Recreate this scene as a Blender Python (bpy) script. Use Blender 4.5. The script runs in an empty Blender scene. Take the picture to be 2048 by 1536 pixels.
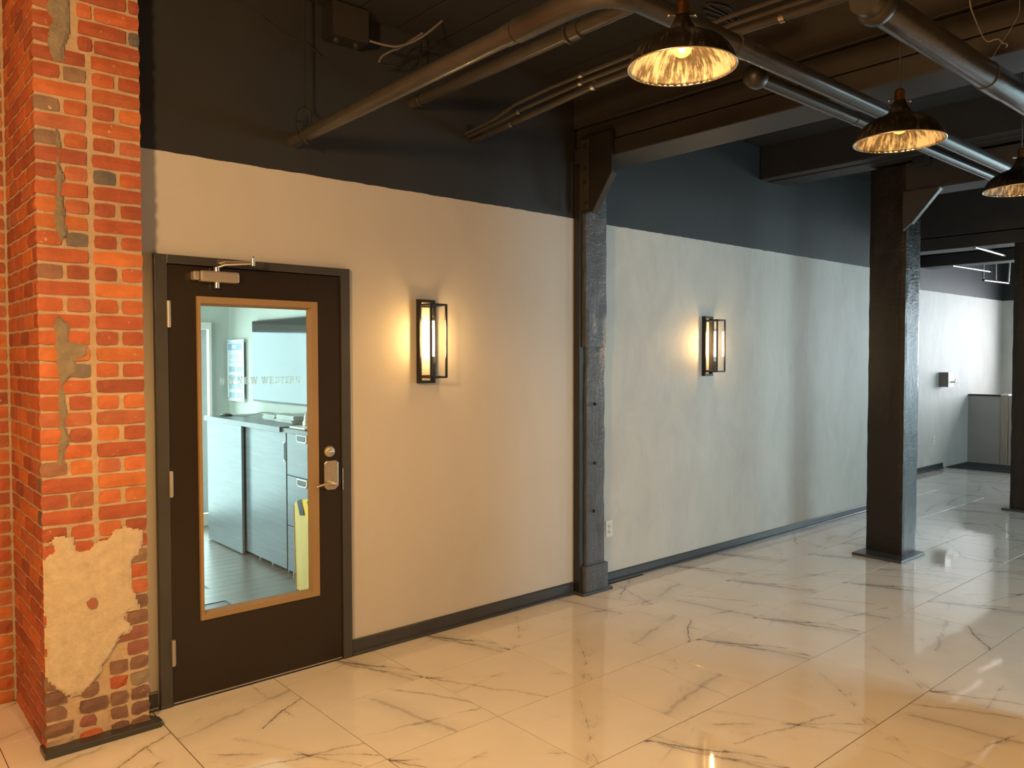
import bpy, math, random
from math import pi, sin, cos, radians
from mathutils import Vector, Matrix, noise
random.seed(7)
S = bpy.context.scene
COL = S.collection

# ------------------------------------------------------------------ camera, world, lights, exposure
CAM = (-1.1416, -3.4371, 1.6892)
cd = bpy.data.cameras.new('camera'); cam = bpy.data.objects.new('camera', cd); COL.objects.link(cam)
yaw, pit, rol = 0.71444, -0.03197, -0.00122
fw = Vector((sin(yaw)*cos(pit), cos(yaw)*cos(pit), sin(pit)))
rt = Vector((cos(yaw), -sin(yaw), 0)); up = rt.cross(fw)
r2 = rt*cos(rol) + up*sin(rol); u2 = -rt*sin(rol) + up*cos(rol)
cam.matrix_world = Matrix(((r2.x, u2.x, -fw.x, CAM[0]), (r2.y, u2.y, -fw.y, CAM[1]), (r2.z, u2.z, -fw.z, CAM[2]), (0, 0, 0, 1)))
cd.sensor_width = 36; cd.lens = 36*1579.45/2048; cd.clip_start = 0.02; cd.clip_end = 100
S.camera = cam
S.view_settings.view_transform = 'Standard'
try: S.view_settings.look = 'None'
except Exception: pass
S.view_settings.exposure = 0.0
S.view_settings.gamma = 1
S.view_settings.use_curve_mapping = False

w = bpy.data.worlds.new('world'); S.world = w; w.use_nodes = True
bg = w.node_tree.nodes['Background']; bg.inputs[0].default_value = (0.62, 0.82, 1, 1); bg.inputs[1].default_value = 0.6

WARM = (1.0, 0.61, 0.27); COOL = (0.66, 0.93, 1.0); DAY = (0.90, 0.93, 1.0)
def area(name, loc, target, sx, sy, power, col, spread=180):
    l = bpy.data.lights.new(name, 'AREA'); l.shape = 'RECTANGLE'; l.size = sx; l.size_y = sy
    l.energy = power; l.color = col; l.spread = radians(spread)
    o = bpy.data.objects.new(name, l); COL.objects.link(o); o.location = loc
    o.rotation_euler = (Vector(target)-Vector(loc)).to_track_quat('-Z', 'Y').to_euler()
    return o
def point(name, loc, power, col, rad):
    l = bpy.data.lights.new(name, 'POINT'); l.energy = power; l.color = col; l.shadow_soft_size = rad
    o = bpy.data.objects.new(name, l); COL.objects.link(o); o.location = loc; return o
# daylight entering through the windows of the long wall opposite (y = -6.5) and the end wall
area('daylight_south_near', (4.0, -6.62, 1.75), (4.0, 0, 1.75), 1.55, 1.9, 205, COOL)
area('daylight_south_far', (10.6, -6.62, 1.75), (10.6, 0, 1.75), 2.8, 1.9, 150, COOL)
area('daylight_end_far', (14.45, -0.5, 2.0), (0, -0.5, 1.4), 2.4, 1.7, 185, DAY)
area('daylight_end_wide', (14.45, -4.1, 1.4), (0, -4.1, 1.4), 4.2, 2.4, 210, COOL)
# office daylight through its side window and far glass door
area('daylight_office', (-0.16, 2.9, 1.6), (2, 2.9, 1.3), 1.9, 1.7, 90, (0.74, 1.0, 0.97))
area('daylight_office', (1.0, 4.695, 1.05), (1.0, 0, 1.05), 1.57, 1.85, 60, (0.74, 1.0, 0.97))
# a warm ceiling lamp of the front room, behind the camera
point('lamp_behind', (-2.0, -2.3, 2.55), 400, (1.0, 0.57, 0.235), 0.16)
PEND_W, SCONCE_E = 62, 240

# ------------------------------------------------------------------ materials
MATS = {}
def newmat(name):
    m = bpy.data.materials.new(name); m.use_nodes = True
    nt = m.node_tree; nt.nodes.clear()
    out = nt.nodes.new('ShaderNodeOutputMaterial'); b = nt.nodes.new('ShaderNodeBsdfPrincipled')
    nt.links.new(b.outputs[0], out.inputs[0]); MATS[name] = m
    return m, nt, b, out
def N(nt, t, **k):
    n = nt.nodes.new(t)
    for a, v in k.items(): setattr(n, a, v)
    return n
def L(nt, a, b): nt.links.new(a, b)
def noise_tex(nt, scale, detail=4, rough=0.55, vec=None, stretch=None, dist=0.0):
    n = N(nt, 'ShaderNodeTexNoise'); n.inputs['Scale'].default_value = scale; n.inputs['Detail'].default_value = detail
    n.inputs['Roughness'].default_value = rough; n.inputs['Distortion'].default_value = dist
    if vec is None:
        tc = N(nt, 'ShaderNodeTexCoord'); vec = tc.outputs['Object']
    if stretch:
        mp = N(nt, 'ShaderNodeMapping'); mp.inputs['Scale'].default_value = stretch; L(nt, vec, mp.inputs['Vector']); vec = mp.outputs[0]
    L(nt, vec, n.inputs['Vector']); return n
def ramp(nt, src, stops):
    r = N(nt, 'ShaderNodeValToRGB'); e = r.color_ramp.elements
    while len(e) < len(stops): e.new(0.5)
    for i, (p, c) in enumerate(stops):
        e[i].position = p; e[i].color = (c[0], c[1], c[2], 1) if not isinstance(c, (int, float)) else (c, c, c, 1)
    L(nt, src, r.inputs[0]); return r
def bump(nt, b, src, strength, dist=0.01):
    n = N(nt, 'ShaderNodeBump'); n.inputs['Strength'].default_value = strength; n.inputs['Distance'].default_value = dist
    L(nt, src, n.inputs['Height']); L(nt, n.outputs[0], b.inputs['Normal']); return n
def mixc(nt, fac, a, c, mode='MIX'):
    n = N(nt, 'ShaderNodeMix', data_type='RGBA', blend_type=mode)
    if isinstance(fac, (int, float)): n.inputs[0].default_value = fac
    else: L(nt, fac, n.inputs[0])
    for i, v in ((6, a), (7, c)):
        if isinstance(v, (tuple, list)): n.inputs[i].default_value = (v[0], v[1], v[2], 1)
        else: L(nt, v, n.inputs[i])
    return n.outputs[2]
def math_(nt, op, a, b=None, clamp=False):
    n = N(nt, 'ShaderNodeMath', operation=op); n.use_clamp = clamp
    for i, v in ((0, a), (1, b)):
        if v is None: continue
        if isinstance(v, (int, float)): n.inputs[i].default_value = v
        else: L(nt, v, n.inputs[i])
    return n.outputs[0]
def simple(name, col, rough=0.6, metal=0.0, var=0.12, vscale=6, bmp=0.0, bscale=60, spec=0.5, coat=0.0):
    m, nt, b, out = newmat(name)
    n = noise_tex(nt, vscale, 5)
    lo = tuple(c*(1-var) for c in col); hi = tuple(min(1, c*(1+var)) for c in col)
    r = ramp(nt, n.outputs[0], [(0.3, lo), (0.7, hi)])
    L(nt, r.outputs[0], b.inputs['Base Color'])
    b.inputs['Roughness'].default_value = rough; b.inputs['Metallic'].default_value = metal
    b.inputs['Specular IOR Level'].default_value = spec
    if coat: b.inputs['Coat Weight'].default_value = coat; b.inputs['Coat Roughness'].default_value = 0.1
    if bmp:
        n2 = noise_tex(nt, bscale, 4); bump(nt, b, n2.outputs[0], bmp, 0.004)
    return m
def emis(name, col, st, base=(0.9, 0.8, 0.6)):
    m, nt, b, out = newmat(name)
    b.inputs['Base Color'].default_value = (*base, 1); b.inputs['Emission Color'].default_value = (*col, 1)
    b.inputs['Emission Strength'].default_value = st; b.inputs['Roughness'].default_value = 0.3
    return m

def wall_mat():
    m, nt, b, out = newmat('two_tone_wall_paint')
    g = N(nt, 'ShaderNodeNewGeometry'); sp = N(nt, 'ShaderNodeSeparateXYZ'); L(nt, g.outputs['Position'], sp.inputs[0])
    nz = noise_tex(nt, 9, 3, vec=g.outputs['Position'])
    wob = math_(nt, 'MULTIPLY', math_(nt, 'SUBTRACT', nz.outputs[0], 0.5), 0.012)
    zz = math_(nt, 'ADD', sp.outputs[2], wob)
    edge = math_(nt, 'GREATER_THAN', zz, 2.683)
    n1 = noise_tex(nt, 1.3, 6, 0.6, vec=g.outputs['Position'], stretch=(1, 1, 0.5))
    light = ramp(nt, n1.outputs[0], [(0.3, (0.49, 0.465, 0.42)), (0.7, (0.55, 0.525, 0.485))])
    # scuffs and roller marks
    n2 = noise_tex(nt, 5.0, 7, 0.7, vec=g.outputs['Position'], stretch=(3, 3, 0.4))
    sc = ramp(nt, n2.outputs[0], [(0.60, 0.0), (0.78, 1.0)])
    isr = math_(nt, 'GREATER_THAN', sp.outputs[0], 3.0)
    fac = math_(nt, 'MULTIPLY', math_(nt, 'MULTIPLY', sc.outputs[0], isr), 0.55)
    n5 = noise_tex(nt, 2.6, 6, 0.65, vec=g.outputs['Position'], stretch=(1.3, 1, 0.7), dist=0.6)
    blot = math_(nt, 'MULTIPLY', ramp(nt, n5.outputs[0], [(0.36, 1.0), (0.56, 0.0)]).outputs[0], math_(nt, 'MULTIPLY', isr, 0.45))
    lc = mixc(nt, fac, light.outputs[0], (0.64, 0.64, 0.63)); lc = mixc(nt, blot, lc, (0.40, 0.385, 0.365))
    dark = ramp(nt, n1.outputs[0], [(0.3, (0.019, 0.0195, 0.020)), (0.7, (0.026, 0.027, 0.028))])
    L(nt, mixc(nt, edge, lc, dark.outputs[0]), b.inputs['Base Color'])
    b.inputs['Roughness'].default_value = 0.55
    n3 = noise_tex(nt, 90, 3, vec=g.outputs['Position']); n4 = noise_tex(nt, 2.2, 4, vec=g.outputs['Position'], stretch=(1, 1, .6))
    add = math_(nt, 'ADD', math_(nt, 'MULTIPLY', n3.outputs[0], 0.05), math_(nt, 'MULTIPLY', n4.outputs[0], math_(nt, 'ADD', 0.15, math_(nt, 'MULTIPLY', isr, 0.9))))
    bump(nt, b, add, 0.35, 0.02)
    return m
def tile_mat():
    m, nt, b, out = newmat('marble_tile')
    tc = N(nt, 'ShaderNodeTexCoord'); oi = N(nt, 'ShaderNodeObjectInfo')
    # each tile shows one of a few prints, turned either way
    rnd = math_(nt, 'FLOOR', math_(nt, 'MULTIPLY', oi.outputs['Random'], 9.0))
    rot = N(nt, 'ShaderNodeVectorRotate', rotation_type='Z_AXIS'); L(nt, tc.outputs['Object'], rot.inputs['Vector'])
    L(nt, math_(nt, 'MULTIPLY', rnd, pi/2*1.0), rot.inputs['Angle'])
    cx = N(nt, 'ShaderNodeCombineXYZ'); L(nt, math_(nt, 'MULTIPLY', rnd, 3.7), cx.inputs[0]); L(nt, math_(nt, 'MULTIPLY', rnd, 1.9), cx.inputs[1])
    ad = N(nt, 'ShaderNodeVectorMath', operation='ADD'); L(nt, rot.outputs[0], ad.inputs[0]); L(nt, cx.outputs[0], ad.inputs[1])
    v = ad.outputs[0]
    obj = rot.outputs[0]; tot = None
    wob = noise_tex(nt, 4.5, 6, 0.62, vec=v); gat = noise_tex(nt, 5.0, 3, 0.6, vec=v)
    for q, (mul, base_a, spread, wd, st_) in enumerate(((5.3, 0.55, 0.5, 0.0075, 0.95), (8.7, 0.75, 0.6, 0.0042, 0.8), (12.9, -0.35, 0.7, 0.0030, 0.7), (17.1, 0.9, 0.5, 0.018, 0.32))):
        rn = math_(nt, 'FRACT', math_(nt, 'MULTIPLY', math_(nt, 'ADD', rnd, 0.37), 0.173*mul)); rn2 = math_(nt, 'FRACT', math_(nt, 'MULTIPLY', math_(nt, 'ADD', rnd, 0.71), 0.391*mul))
        rt_ = N(nt, 'ShaderNodeVectorRotate', rotation_type='Z_AXIS'); L(nt, obj, rt_.inputs['Vector'])
        L(nt, math_(nt, 'ADD', math_(nt, 'MULTIPLY', rn, spread), base_a), rt_.inputs['Angle'])
        sx = N(nt, 'ShaderNodeSeparateXYZ'); L(nt, rt_.outputs[0], sx.inputs[0])
        yy = math_(nt, 'ADD', math_(nt, 'ADD', sx.outputs[1], math_(nt, 'MULTIPLY', math_(nt, 'SUBTRACT', rn2, 0.5), 0.46)), math_(nt, 'MULTIPLY', math_(nt, 'SUBTRACT', wob.outputs[0], 0.5), 0.11))
        dd = math_(nt, 'ABSOLUTE', yy)
        g_ = ramp(nt, math_(nt, 'ADD', math_(nt, 'MULTIPLY', gat.outputs[0], 0.8), math_(nt, 'MULTIPLY', rn, 0.25)), [(0.42, 0.0), (0.60, 1.0)])
        wv = math_(nt, 'ADD', math_(nt, 'MULTIPLY', g_.outputs[0], wd), 0.0004)
        ln = math_(nt, 'MULTIPLY', math_(nt, 'SUBTRACT', 1.0, math_(nt, 'DIVIDE', dd, wv), clamp=True), st_)
        halo = math_(nt, 'MULTIPLY', math_(nt, 'MULTIPLY', math_(nt, 'SUBTRACT', 1.0, math_(nt, 'DIVIDE', dd, wd*6), clamp=True), 0.16), g_.outputs[0])
        ln = math_(nt, 'ADD', math_(nt, 'MULTIPLY', ln, g_.outputs[0]), halo)
        tot = ln if tot is None else math_(nt, 'ADD', tot, ln)
    tot = math_(nt, 'MULTIPLY', tot, 1.0, clamp=True)
    cl = noise_tex(nt, 2.2, 4, vec=v); base = ramp(nt, cl.outputs[0], [(0.3, (0.70, 0.66, 0.60)), (0.7, (0.76, 0.72, 0.665))])
    L(nt, mixc(nt, tot, base.outputs[0], (0.17, 0.145, 0.115)), b.inputs['Base Color'])
    b.inputs['Roughness'].default_value = 0.045; b.inputs['Specular IOR Level'].default_value = 0.62
    w1 = noise_tex(nt, 2.4, 2, vec=v); bump(nt, b, w1.outputs[0], 0.10, 0.010)
    return m
def brick_mat(name='brick_face', spots=True):
    m, nt, b, out = newmat(name)
    oi = N(nt, 'ShaderNodeObjectInfo'); g = N(nt, 'ShaderNodeNewGeometry'); P = g.outputs['Position']
    n1 = noise_tex(nt, 14, 6, 0.65, vec=P); sh = ramp(nt, n1.outputs[0], [(0.3, 0.78), (0.7, 1.15)])
    c = mixc(nt, 1.0, oi.outputs['Color'], sh.outputs[0], 'MULTIPLY')
    if spots:
        n2 = noise_tex(nt, 42, 4, 0.6, vec=P); s = ramp(nt, n2.outputs[0], [(0.66, 0.0), (0.70, 1.0)])
        n3 = noise_tex(nt, 5, 3, vec=P); s2 = ramp(nt, n3.outputs[0], [(0.45, 0.0), (0.62, 0.9)])
        c = mixc(nt, math_(nt, 'MULTIPLY', s.outputs[0], s2.outputs[0]), c, (0.62, 0.45, 0.30))
    L(nt, c, b.inputs['Base Color']); b.inputs['Roughness'].default_value = 0.62
    n4 = noise_tex(nt, 55, 6, 0.7, vec=P); bump(nt, b, n4.outputs[0], 0.55, 0.006)
    return m
def mortar_mat(name, a, c, bs=0.9):
    m, nt, b, out = newmat(name)
    g = N(nt, 'ShaderNodeNewGeometry'); n = noise_tex(nt, 22, 7, 0.7, vec=g.outputs['Position'])
    L(nt, ramp(nt, n.outputs[0], [(0.3, a), (0.68, c)]).outputs[0], b.inputs['Base Color']); b.inputs['Roughness'].default_value = 0.9
    n2 = noise_tex(nt, 70, 6, 0.75, vec=g.outputs['Position']); bump(nt, b, n2.outputs[0], bs, 0.012)
    return m
def timber_mat(name, col, gloss=0.38, st=1.0, spec=0.5):
    m, nt, b, out = newmat(name); b.inputs['Specular IOR Level'].default_value = spec
    g = N(nt, 'ShaderNodeNewGeometry'); P = g.outputs['Position']
    n = noise_tex(nt, 3, 5, vec=P); L(nt, ramp(nt, n.outputs[0], [(0.3, tuple(x*.85 for x in col)), (0.7, tuple(x*1.15 for x in col))]).outputs[0], b.inputs['Base Color'])
    b.inputs['Roughness'].default_value = gloss
    grain = noise_tex(nt, 14, 7, 0.7, vec=P, stretch=(3.5, 3.5, 0.35), dist=0.4)
    chis = noise_tex(nt, 26, 5, 0.6, vec=P, stretch=(0.9, 0.9, 1.6), dist=1.2)
    h = math_(nt, 'ADD', math_(nt, 'MULTIPLY', grain.outputs[0], 0.7), math_(nt, 'MULTIPLY', chis.outputs[0], 0.55))
    bump(nt, b, h, 0.8*st, 0.02 if st > 0.5 else 0.016)
    return m
def glass_mat(name, tint=(1, 1, 1), refl=0.10, rough=0.02):
    m, nt, b, out = newmat(name); nt.nodes.remove(b)
    t = N(nt, 'ShaderNodeBsdfTransparent'); t.inputs[0].default_value = (*tint, 1)
    gl = N(nt, 'ShaderNodeBsdfGlossy'); gl.inputs['Roughness'].default_value = rough
    lw = N(nt, 'ShaderNodeLayerWeight'); lw.inputs[0].default_value = 0.5
    fr = math_(nt, 'ADD', math_(nt, 'MULTIPLY', math_(nt, 'POWER', lw.outputs['Facing'], 4.0), 0.55), 0.035)
    mx = N(nt, 'ShaderNodeMixShader'); L(nt, fr, mx.inputs[0]); L(nt, t.outputs[0], mx.inputs[1]); L(nt, gl.outputs[0], mx.inputs[2])
    L(nt, mx.outputs[0], out.inputs[0]); return m
def shade_mat():
    m, nt, b, out = newmat('brushed_bronze_shade')
    tc = N(nt, 'ShaderNodeTexCoord'); sp = N(nt, 'ShaderNodeSeparateXYZ'); L(nt, tc.outputs['Object'], sp.inputs[0])
    an = math_(nt, 'ARCTAN2', sp.outputs[1], sp.outputs[0])
    cm = N(nt, 'ShaderNodeCombineXYZ'); L(nt, math_(nt, 'MULTIPLY', an, 6.0), cm.inputs[0]); L(nt, math_(nt, 'MULTIPLY', sp.outputs[2], 9.0), cm.inputs[1])
    n = noise_tex(nt, 1.6, 8, 0.75, vec=cm.outputs[0]); blot = noise_tex(nt, 9, 3, vec=tc.outputs['Object'])
    mm = math_(nt, 'ADD', math_(nt, 'MULTIPLY', n.outputs[0], 0.6), math_(nt, 'MULTIPLY', blot.outputs[0], 0.4))
    L(nt, ramp(nt, mm, [(0.43, (0.012, 0.008, 0.005)), (0.50, (0.020, 0.017, 0.014)), (0.57, (0.115, 0.108, 0.098))]).outputs[0], b.inputs['Base Color'])
    b.inputs['Metallic'].default_value = 0.55; b.inputs['Roughness'].default_value = 0.45
    return m
def plank_mat():
    m, nt, b, out = newmat('grey_wood_plank')
    tc = N(nt, 'ShaderNodeTexCoord'); oi = N(nt, 'ShaderNodeObjectInfo')
    cx = N(nt, 'ShaderNodeCombineXYZ'); L(nt, math_(nt, 'MULTIPLY', oi.outputs['Random'], 30), cx.inputs[1])
    ad = N(nt, 'ShaderNodeVectorMath', operation='ADD'); L(nt, tc.outputs['Object'], ad.inputs[0]); L(nt, cx.outputs[0], ad.inputs[1])
    n = noise_tex(nt, 6, 7, 0.65, vec=ad.outputs[0], stretch=(0.5, 9, 1))
    L(nt, ramp(nt, n.outputs[0], [(0.3, (0.075, 0.058, 0.048)), (0.7, (0.20, 0.165, 0.14))]).outputs[0], b.inputs['Base Color'])
    b.inputs['Roughness'].default_value = 0.32; return m
def vein_wood(name, a, c, rough=0.3, stretch=(1, 0.5, 7)):
    m, nt, b, out = newmat(name); n = noise_tex(nt, 5, 7, 0.65, stretch=stretch, dist=0.3)
    L(nt, ramp(nt, n.outputs[0], [(0.3, a), (0.7, c)]).outputs[0], b.inputs['Base Color']); b.inputs['Roughness'].default_value = rough
    return m

M_wall = wall_mat(); M_tile = tile_mat(); M_brick = brick_mat(); M_rub = brick_mat('rubble_brick_face')
M_mortar = mortar_mat('mortar', (0.53, 0.39, 0.255), (0.70, 0.54, 0.37))
M_plaster = mortar_mat('old_plaster', (0.54, 0.44, 0.30), (0.72, 0.61, 0.44), 0.8)
M_cement = mortar_mat('grey_cement', (0.27, 0.22, 0.15), (0.40, 0.33, 0.23), 1.0)
M_timber = timber_mat('grey_painted_timber', (0.062, 0.066, 0.070), 0.33)
M_timber2 = timber_mat('black_painted_timber', (0.010, 0.008, 0.007), 0.22, 0.40, 0.38)
M_smooth = simple('dark_painted_board', (0.015, 0.013, 0.012), 0.4, bmp=0.2, bscale=20)
M_beam = simple('dark_painted_beam', (0.024, 0.021, 0.019), 0.55, bmp=0.3, bscale=14)
M_ceil = simple('black_ceiling', (0.014, 0.013, 0.013), 0.8)
M_trim = simple('charcoal_gloss_trim', (0.040, 0.043, 0.047), 0.30)
M_frame = simple('charcoal_door_frame', (0.046, 0.045, 0.045), 0.38)
M_door = simple('dark_brown_door', (0.016, 0.010, 0.007), 0.30, var=0.05)
M_kit = simple('tan_glazing_bead', (0.29, 0.19, 0.09), 0.5, var=0.05)
M_pipe = simple('grey_painted_pipe', (0.058, 0.054, 0.050), 0.27, metal=0.3, bmp=0.12, bscale=30)
M_dpipe = simple('dark_pipe', (0.026, 0.024, 0.022), 0.4, metal=0.3)
M_steel = simple('brushed_steel', (0.62, 0.58, 0.52), 0.28, metal=1.0, var=0.05)
M_alum = simple('painted_aluminium', (0.42, 0.38, 0.33), 0.35, metal=0.5, var=0.04)
M_black = simple('black_metal', (0.02, 0.018, 0.016), 0.35, metal=0.3)
M_brass = simple('aged_brass', (0.62, 0.28, 0.08), 0.25, metal=1.0)
M_white = simple('white_plastic', (0.72, 0.66, 0.58), 0.4, var=0.03)
M_wire = simple('black_cord', (0.02, 0.02, 0.02), 0.6)
M_gwire = simple('grey_wire', (0.16, 0.14, 0.12), 0.45)
M_shade = shade_mat(); M_plank = plank_mat()
M_glass = glass_mat('clear_glass'); M_dglass = glass_mat('door_glass', (0.93, 0.98, 0.97))
M_letter = glass_mat('frosted_lettering_base')
def letter_mat():
    m, nt, b, out = newmat('frosted_lettering'); nt.nodes.remove(b)
    t = N(nt, 'ShaderNodeBsdfTranslucent'); t.inputs[0].default_value = (0.9, 0.92, 0.9, 1); d = N(nt, 'ShaderNodeBsdfDiffuse'); d.inputs[0].default_value = (0.35, 0.36, 0.36, 1)
    mx = N(nt, 'ShaderNodeMixShader'); mx.inputs[0].default_value = 0.04; L(nt, t.outputs[0], mx.inputs[1]); L(nt, d.outputs[0], mx.inputs[2]); tr = N(nt, 'ShaderNodeBsdfTransparent'); m2 = N(nt, 'ShaderNodeMixShader'); m2.inputs[0].default_value = 0.55; L(nt, tr.outputs[0], m2.inputs[1]); L(nt, mx.outputs[0], m2.inputs[2])
    L(nt, m2.outputs[0], out.inputs[0]); return m
M_letter = letter_mat()
M_cab = vein_wood('dark_stained_oak', (0.14, 0.155, 0.17), (0.20, 0.215, 0.23), 0.35)
M_ctop = simple('dark_worktop', (0.10, 0.11, 0.115), 0.3)
M_owall = simple('office_wall_paint', (0.50, 0.50, 0.45), 0.7, var=0.03)
M_screen = simple('glossy_screen_glass', (0.085, 0.095, 0.10), 0.06, metal=0.8, var=0.02)
M_paper = simple('white_sign_panel', (0.78, 0.82, 0.88), 0.3, var=0.02)
M_pcard = simple('pale_blue_card', (0.42, 0.52, 0.58), 0.5, var=0.04)
M_blue = simple('blue_print', (0.36, 0.46, 0.66), 0.5, var=0.05)
M_ply = vein_wood('plywood_board', (0.62, 0.42, 0.13), (0.80, 0.58, 0.22), 0.55, (1, 3, 0.6))
M_plyedge = simple('plywood_edge', (0.50, 0.25, 0.10), 0.6)
M_yel = simple('yellow_tape', (0.85, 0.50, 0.03), 0.4)
M_bsack = simple('black_tape', (0.03, 0.03, 0.03), 0.4)
M_book = simple('grey_paper_stack', (0.50, 0.50, 0.48), 0.7)
M_fabric = simple('pinkish_partition_paint', (0.36, 0.32, 0.29), 0.7, var=0.04)
M_wood = vein_wood('oak_trim', (0.30, 0.24, 0.18), (0.42, 0.34, 0.26), 0.5, (4, 4, 0.5))
M_mat = simple('dark_entrance_mat', (0.045, 0.048, 0.055), 0.9, bmp=0.6, bscale=150)
M_fil = emis('glowing_filament', (1.0, 0.60, 0.22), SCONCE_E)
M_pfil = emis('pendant_filament', (1.0, 0.80, 0.50), 90)
M_globe = None
def globe_mat():
    m, nt, b, out = newmat('amber_bulb_glass'); nt.nodes.remove(b)
    t = N(nt, 'ShaderNodeBsdfTransparent'); t.inputs[0].default_value = (1, 0.86, 0.55, 1)
    e = N(nt, 'ShaderNodeEmission'); e.inputs[0].default_value = (1, 0.62, 0.16, 1); e.inputs[1].default_value = 2.6
    mx = N(nt, 'ShaderNodeMixShader'); mx.inputs[0].default_value = 0.55
    L(nt, t.outputs[0], mx.inputs[1]); L(nt, e.outputs[0], mx.inputs[2]); L(nt, mx.outputs[0], out.inputs[0]); return m
M_globe = globe_mat()

# ------------------------------------------------------------------ mesh helpers
OFF = {}
def link(name, me, mat, parent=None, off=None):
    o = bpy.data.objects.new(name, me)
    if mat and not me.materials:
        for mm in (mat if isinstance(mat, (list, tuple)) else [mat]): me.materials.append(mm)
    COL.objects.link(o)
    if parent is not None: o.parent = parent
    return o
def root_off(p):
    while p is not None:
        if p.name in OFF: return OFF[p.name]
        p = p.parent
    return Vector((0, 0, 0))
def thing(name, label, cat, loc, group=None):
    o = bpy.data.objects.new(name, None); COL.objects.link(o); o.location = loc; o.empty_display_size = 0.1
    o['label'] = label; o['category'] = cat
    if group: o['group'] = group
    OFF[o.name] = Vector(loc); return o
def tag(o, label, cat, group=None):
    o['label'] = label; o['category'] = cat
    if group: o['group'] = group
    return o
def struct(o): o['kind'] = 'structure'; return o
class MB:
    def __init__(s): s.v = []; s.f = []; s.smooth = []
    def add(s, vs, fs, sm=False):
        n = len(s.v); s.v += [Vector(v) for v in vs]; s.f += [tuple(i+n for i in f) for f in fs]; s.smooth += [sm]*len(fs); return s
    def box(s, x0, x1, y0, y1, z0, z1):
        return s.add([(x0,y0,z0),(x1,y0,z0),(x1,y1,z0),(x0,y1,z0),(x0,y0,z1),(x1,y0,z1),(x1,y1,z1),(x0,y1,z1)],
                     [(0,3,2,1),(4,5,6,7),(0,1,5,4),(1,2,6,5),(2,3,7,6),(3,0,4,7)])
    def prism(s, pts, axis, a, b):   # pts: 2D polygon (ccw), extruded along axis from a to b
        def P(p, t):
            return {'x': (t, p[0], p[1]), 'y': (p[0], t, p[1]), 'z': (p[0], p[1], t)}[axis]
        n = len(pts); vs = [P(p, a) for p in pts] + [P(p, b) for p in pts]
        return s.add(vs, [tuple(range(n))[::-1], tuple(range(n, 2*n))] + [(i, (i+1) % n, (i+1) % n+n, i+n) for i in range(n)])
    def cyl(s, p0, p1, r, n=16, r1=None, cap=True):
        p0 = Vector(p0); p1 = Vector(p1); d = (p1-p0).normalized(); r1 = r if r1 is None else r1
        a = d.orthogonal().normalized(); b = d.cross(a)
        vs = [p0 + (a*cos(2*pi*i/n)+b*sin(2*pi*i/n))*r for i in range(n)] + [p1 + (a*cos(2*pi*i/n)+b*sin(2*pi*i/n))*r1 for i in range(n)]
        s.add(vs, [(i, (i+1) % n, (i+1) % n+n, i+n) for i in range(n)], True)
        if cap: s.add(vs, [tuple(range(n))[::-1], tuple(range(n, 2*n))])
        return s
    def tube(s, pts, r, n=10, cap=True):
        pts = [Vector(p) for p in pts]; rings = []; a = None
        for i, p in enumerate(pts):
            d = ((pts[i+1]-p) if i == 0 else (p-pts[i-1]) if i == len(pts)-1 else (pts[i+1]-pts[i-1])).normalized()
            a = d.orthogonal().normalized() if a is None else (a - d*a.dot(d)).normalized()
            b = d.cross(a); rings.append([p+(a*cos(2*pi*k/n)+b*sin(2*pi*k/n))*r for k in range(n)])
        vs = [v for rg in rings for v in rg]; fs = []
        for i in range(len(pts)-1):
            for k in range(n): fs.append((i*n+k, i*n+(k+1) % n, (i+1)*n+(k+1) % n, (i+1)*n+k))
        s.add(vs, fs, True)
        if cap: s.add(rings[0]+rings[-1], [tuple(range(n))[::-1], tuple(range(n, 2*n))])
        return s
    def lathe(s, prof, c, n=40, axis='z', caps=False):
        c = Vector(c); vs = []
        for (r, h) in prof:
            for k in range(n):
                x, y = r*cos(2*pi*k/n), r*sin(2*pi*k/n)
                vs.append(c + (Vector((x, y, h)) if axis == 'z' else Vector((x, -h, y)) if axis == 'y' else Vector((h, x, y))))
        fs = [(i*n+k, i*n+(k+1) % n, (i+1)*n+(k+1) % n, (i+1)*n+k) for i in range(len(prof)-1) for k in range(n)]
        s.add(vs, fs, True)
        if caps: s.add(vs[:n]+vs[-n:], [tuple(range(n))[::-1], tuple(range(n, 2*n))])
        return s
    def sphere(s, c, r, n=16, m=10, sz=1.0):
        return s.lathe([(max(1e-4, r*sin(pi*i/m)), -r*cos(pi*i/m)*sz) for i in range(m+1)], c, n)
    def build(s, name, mat, parent=None, bevel=0.0, seg=2):
        off = root_off(parent)
        me = bpy.data.meshes.new(name); me.from_pydata([v-off for v in s.v], [], s.f); 
        me.polygons.foreach_set('use_smooth', s.smooth); me.update()
        o = link(name, me, mat, parent)
        if bevel:
            b = o.modifiers.new('bevel', 'BEVEL'); b.width = bevel; b.segments = seg; b.limit_method = 'ANGLE'; b.angle_limit = radians(40)
        return o
def bx(name, mat, parent, x0, x1, y0, y1, z0, z1, bevel=0.0, seg=2): return MB().box(x0, x1, y0, y1, z0, z1).build(name, mat, parent, bevel, seg)

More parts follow.
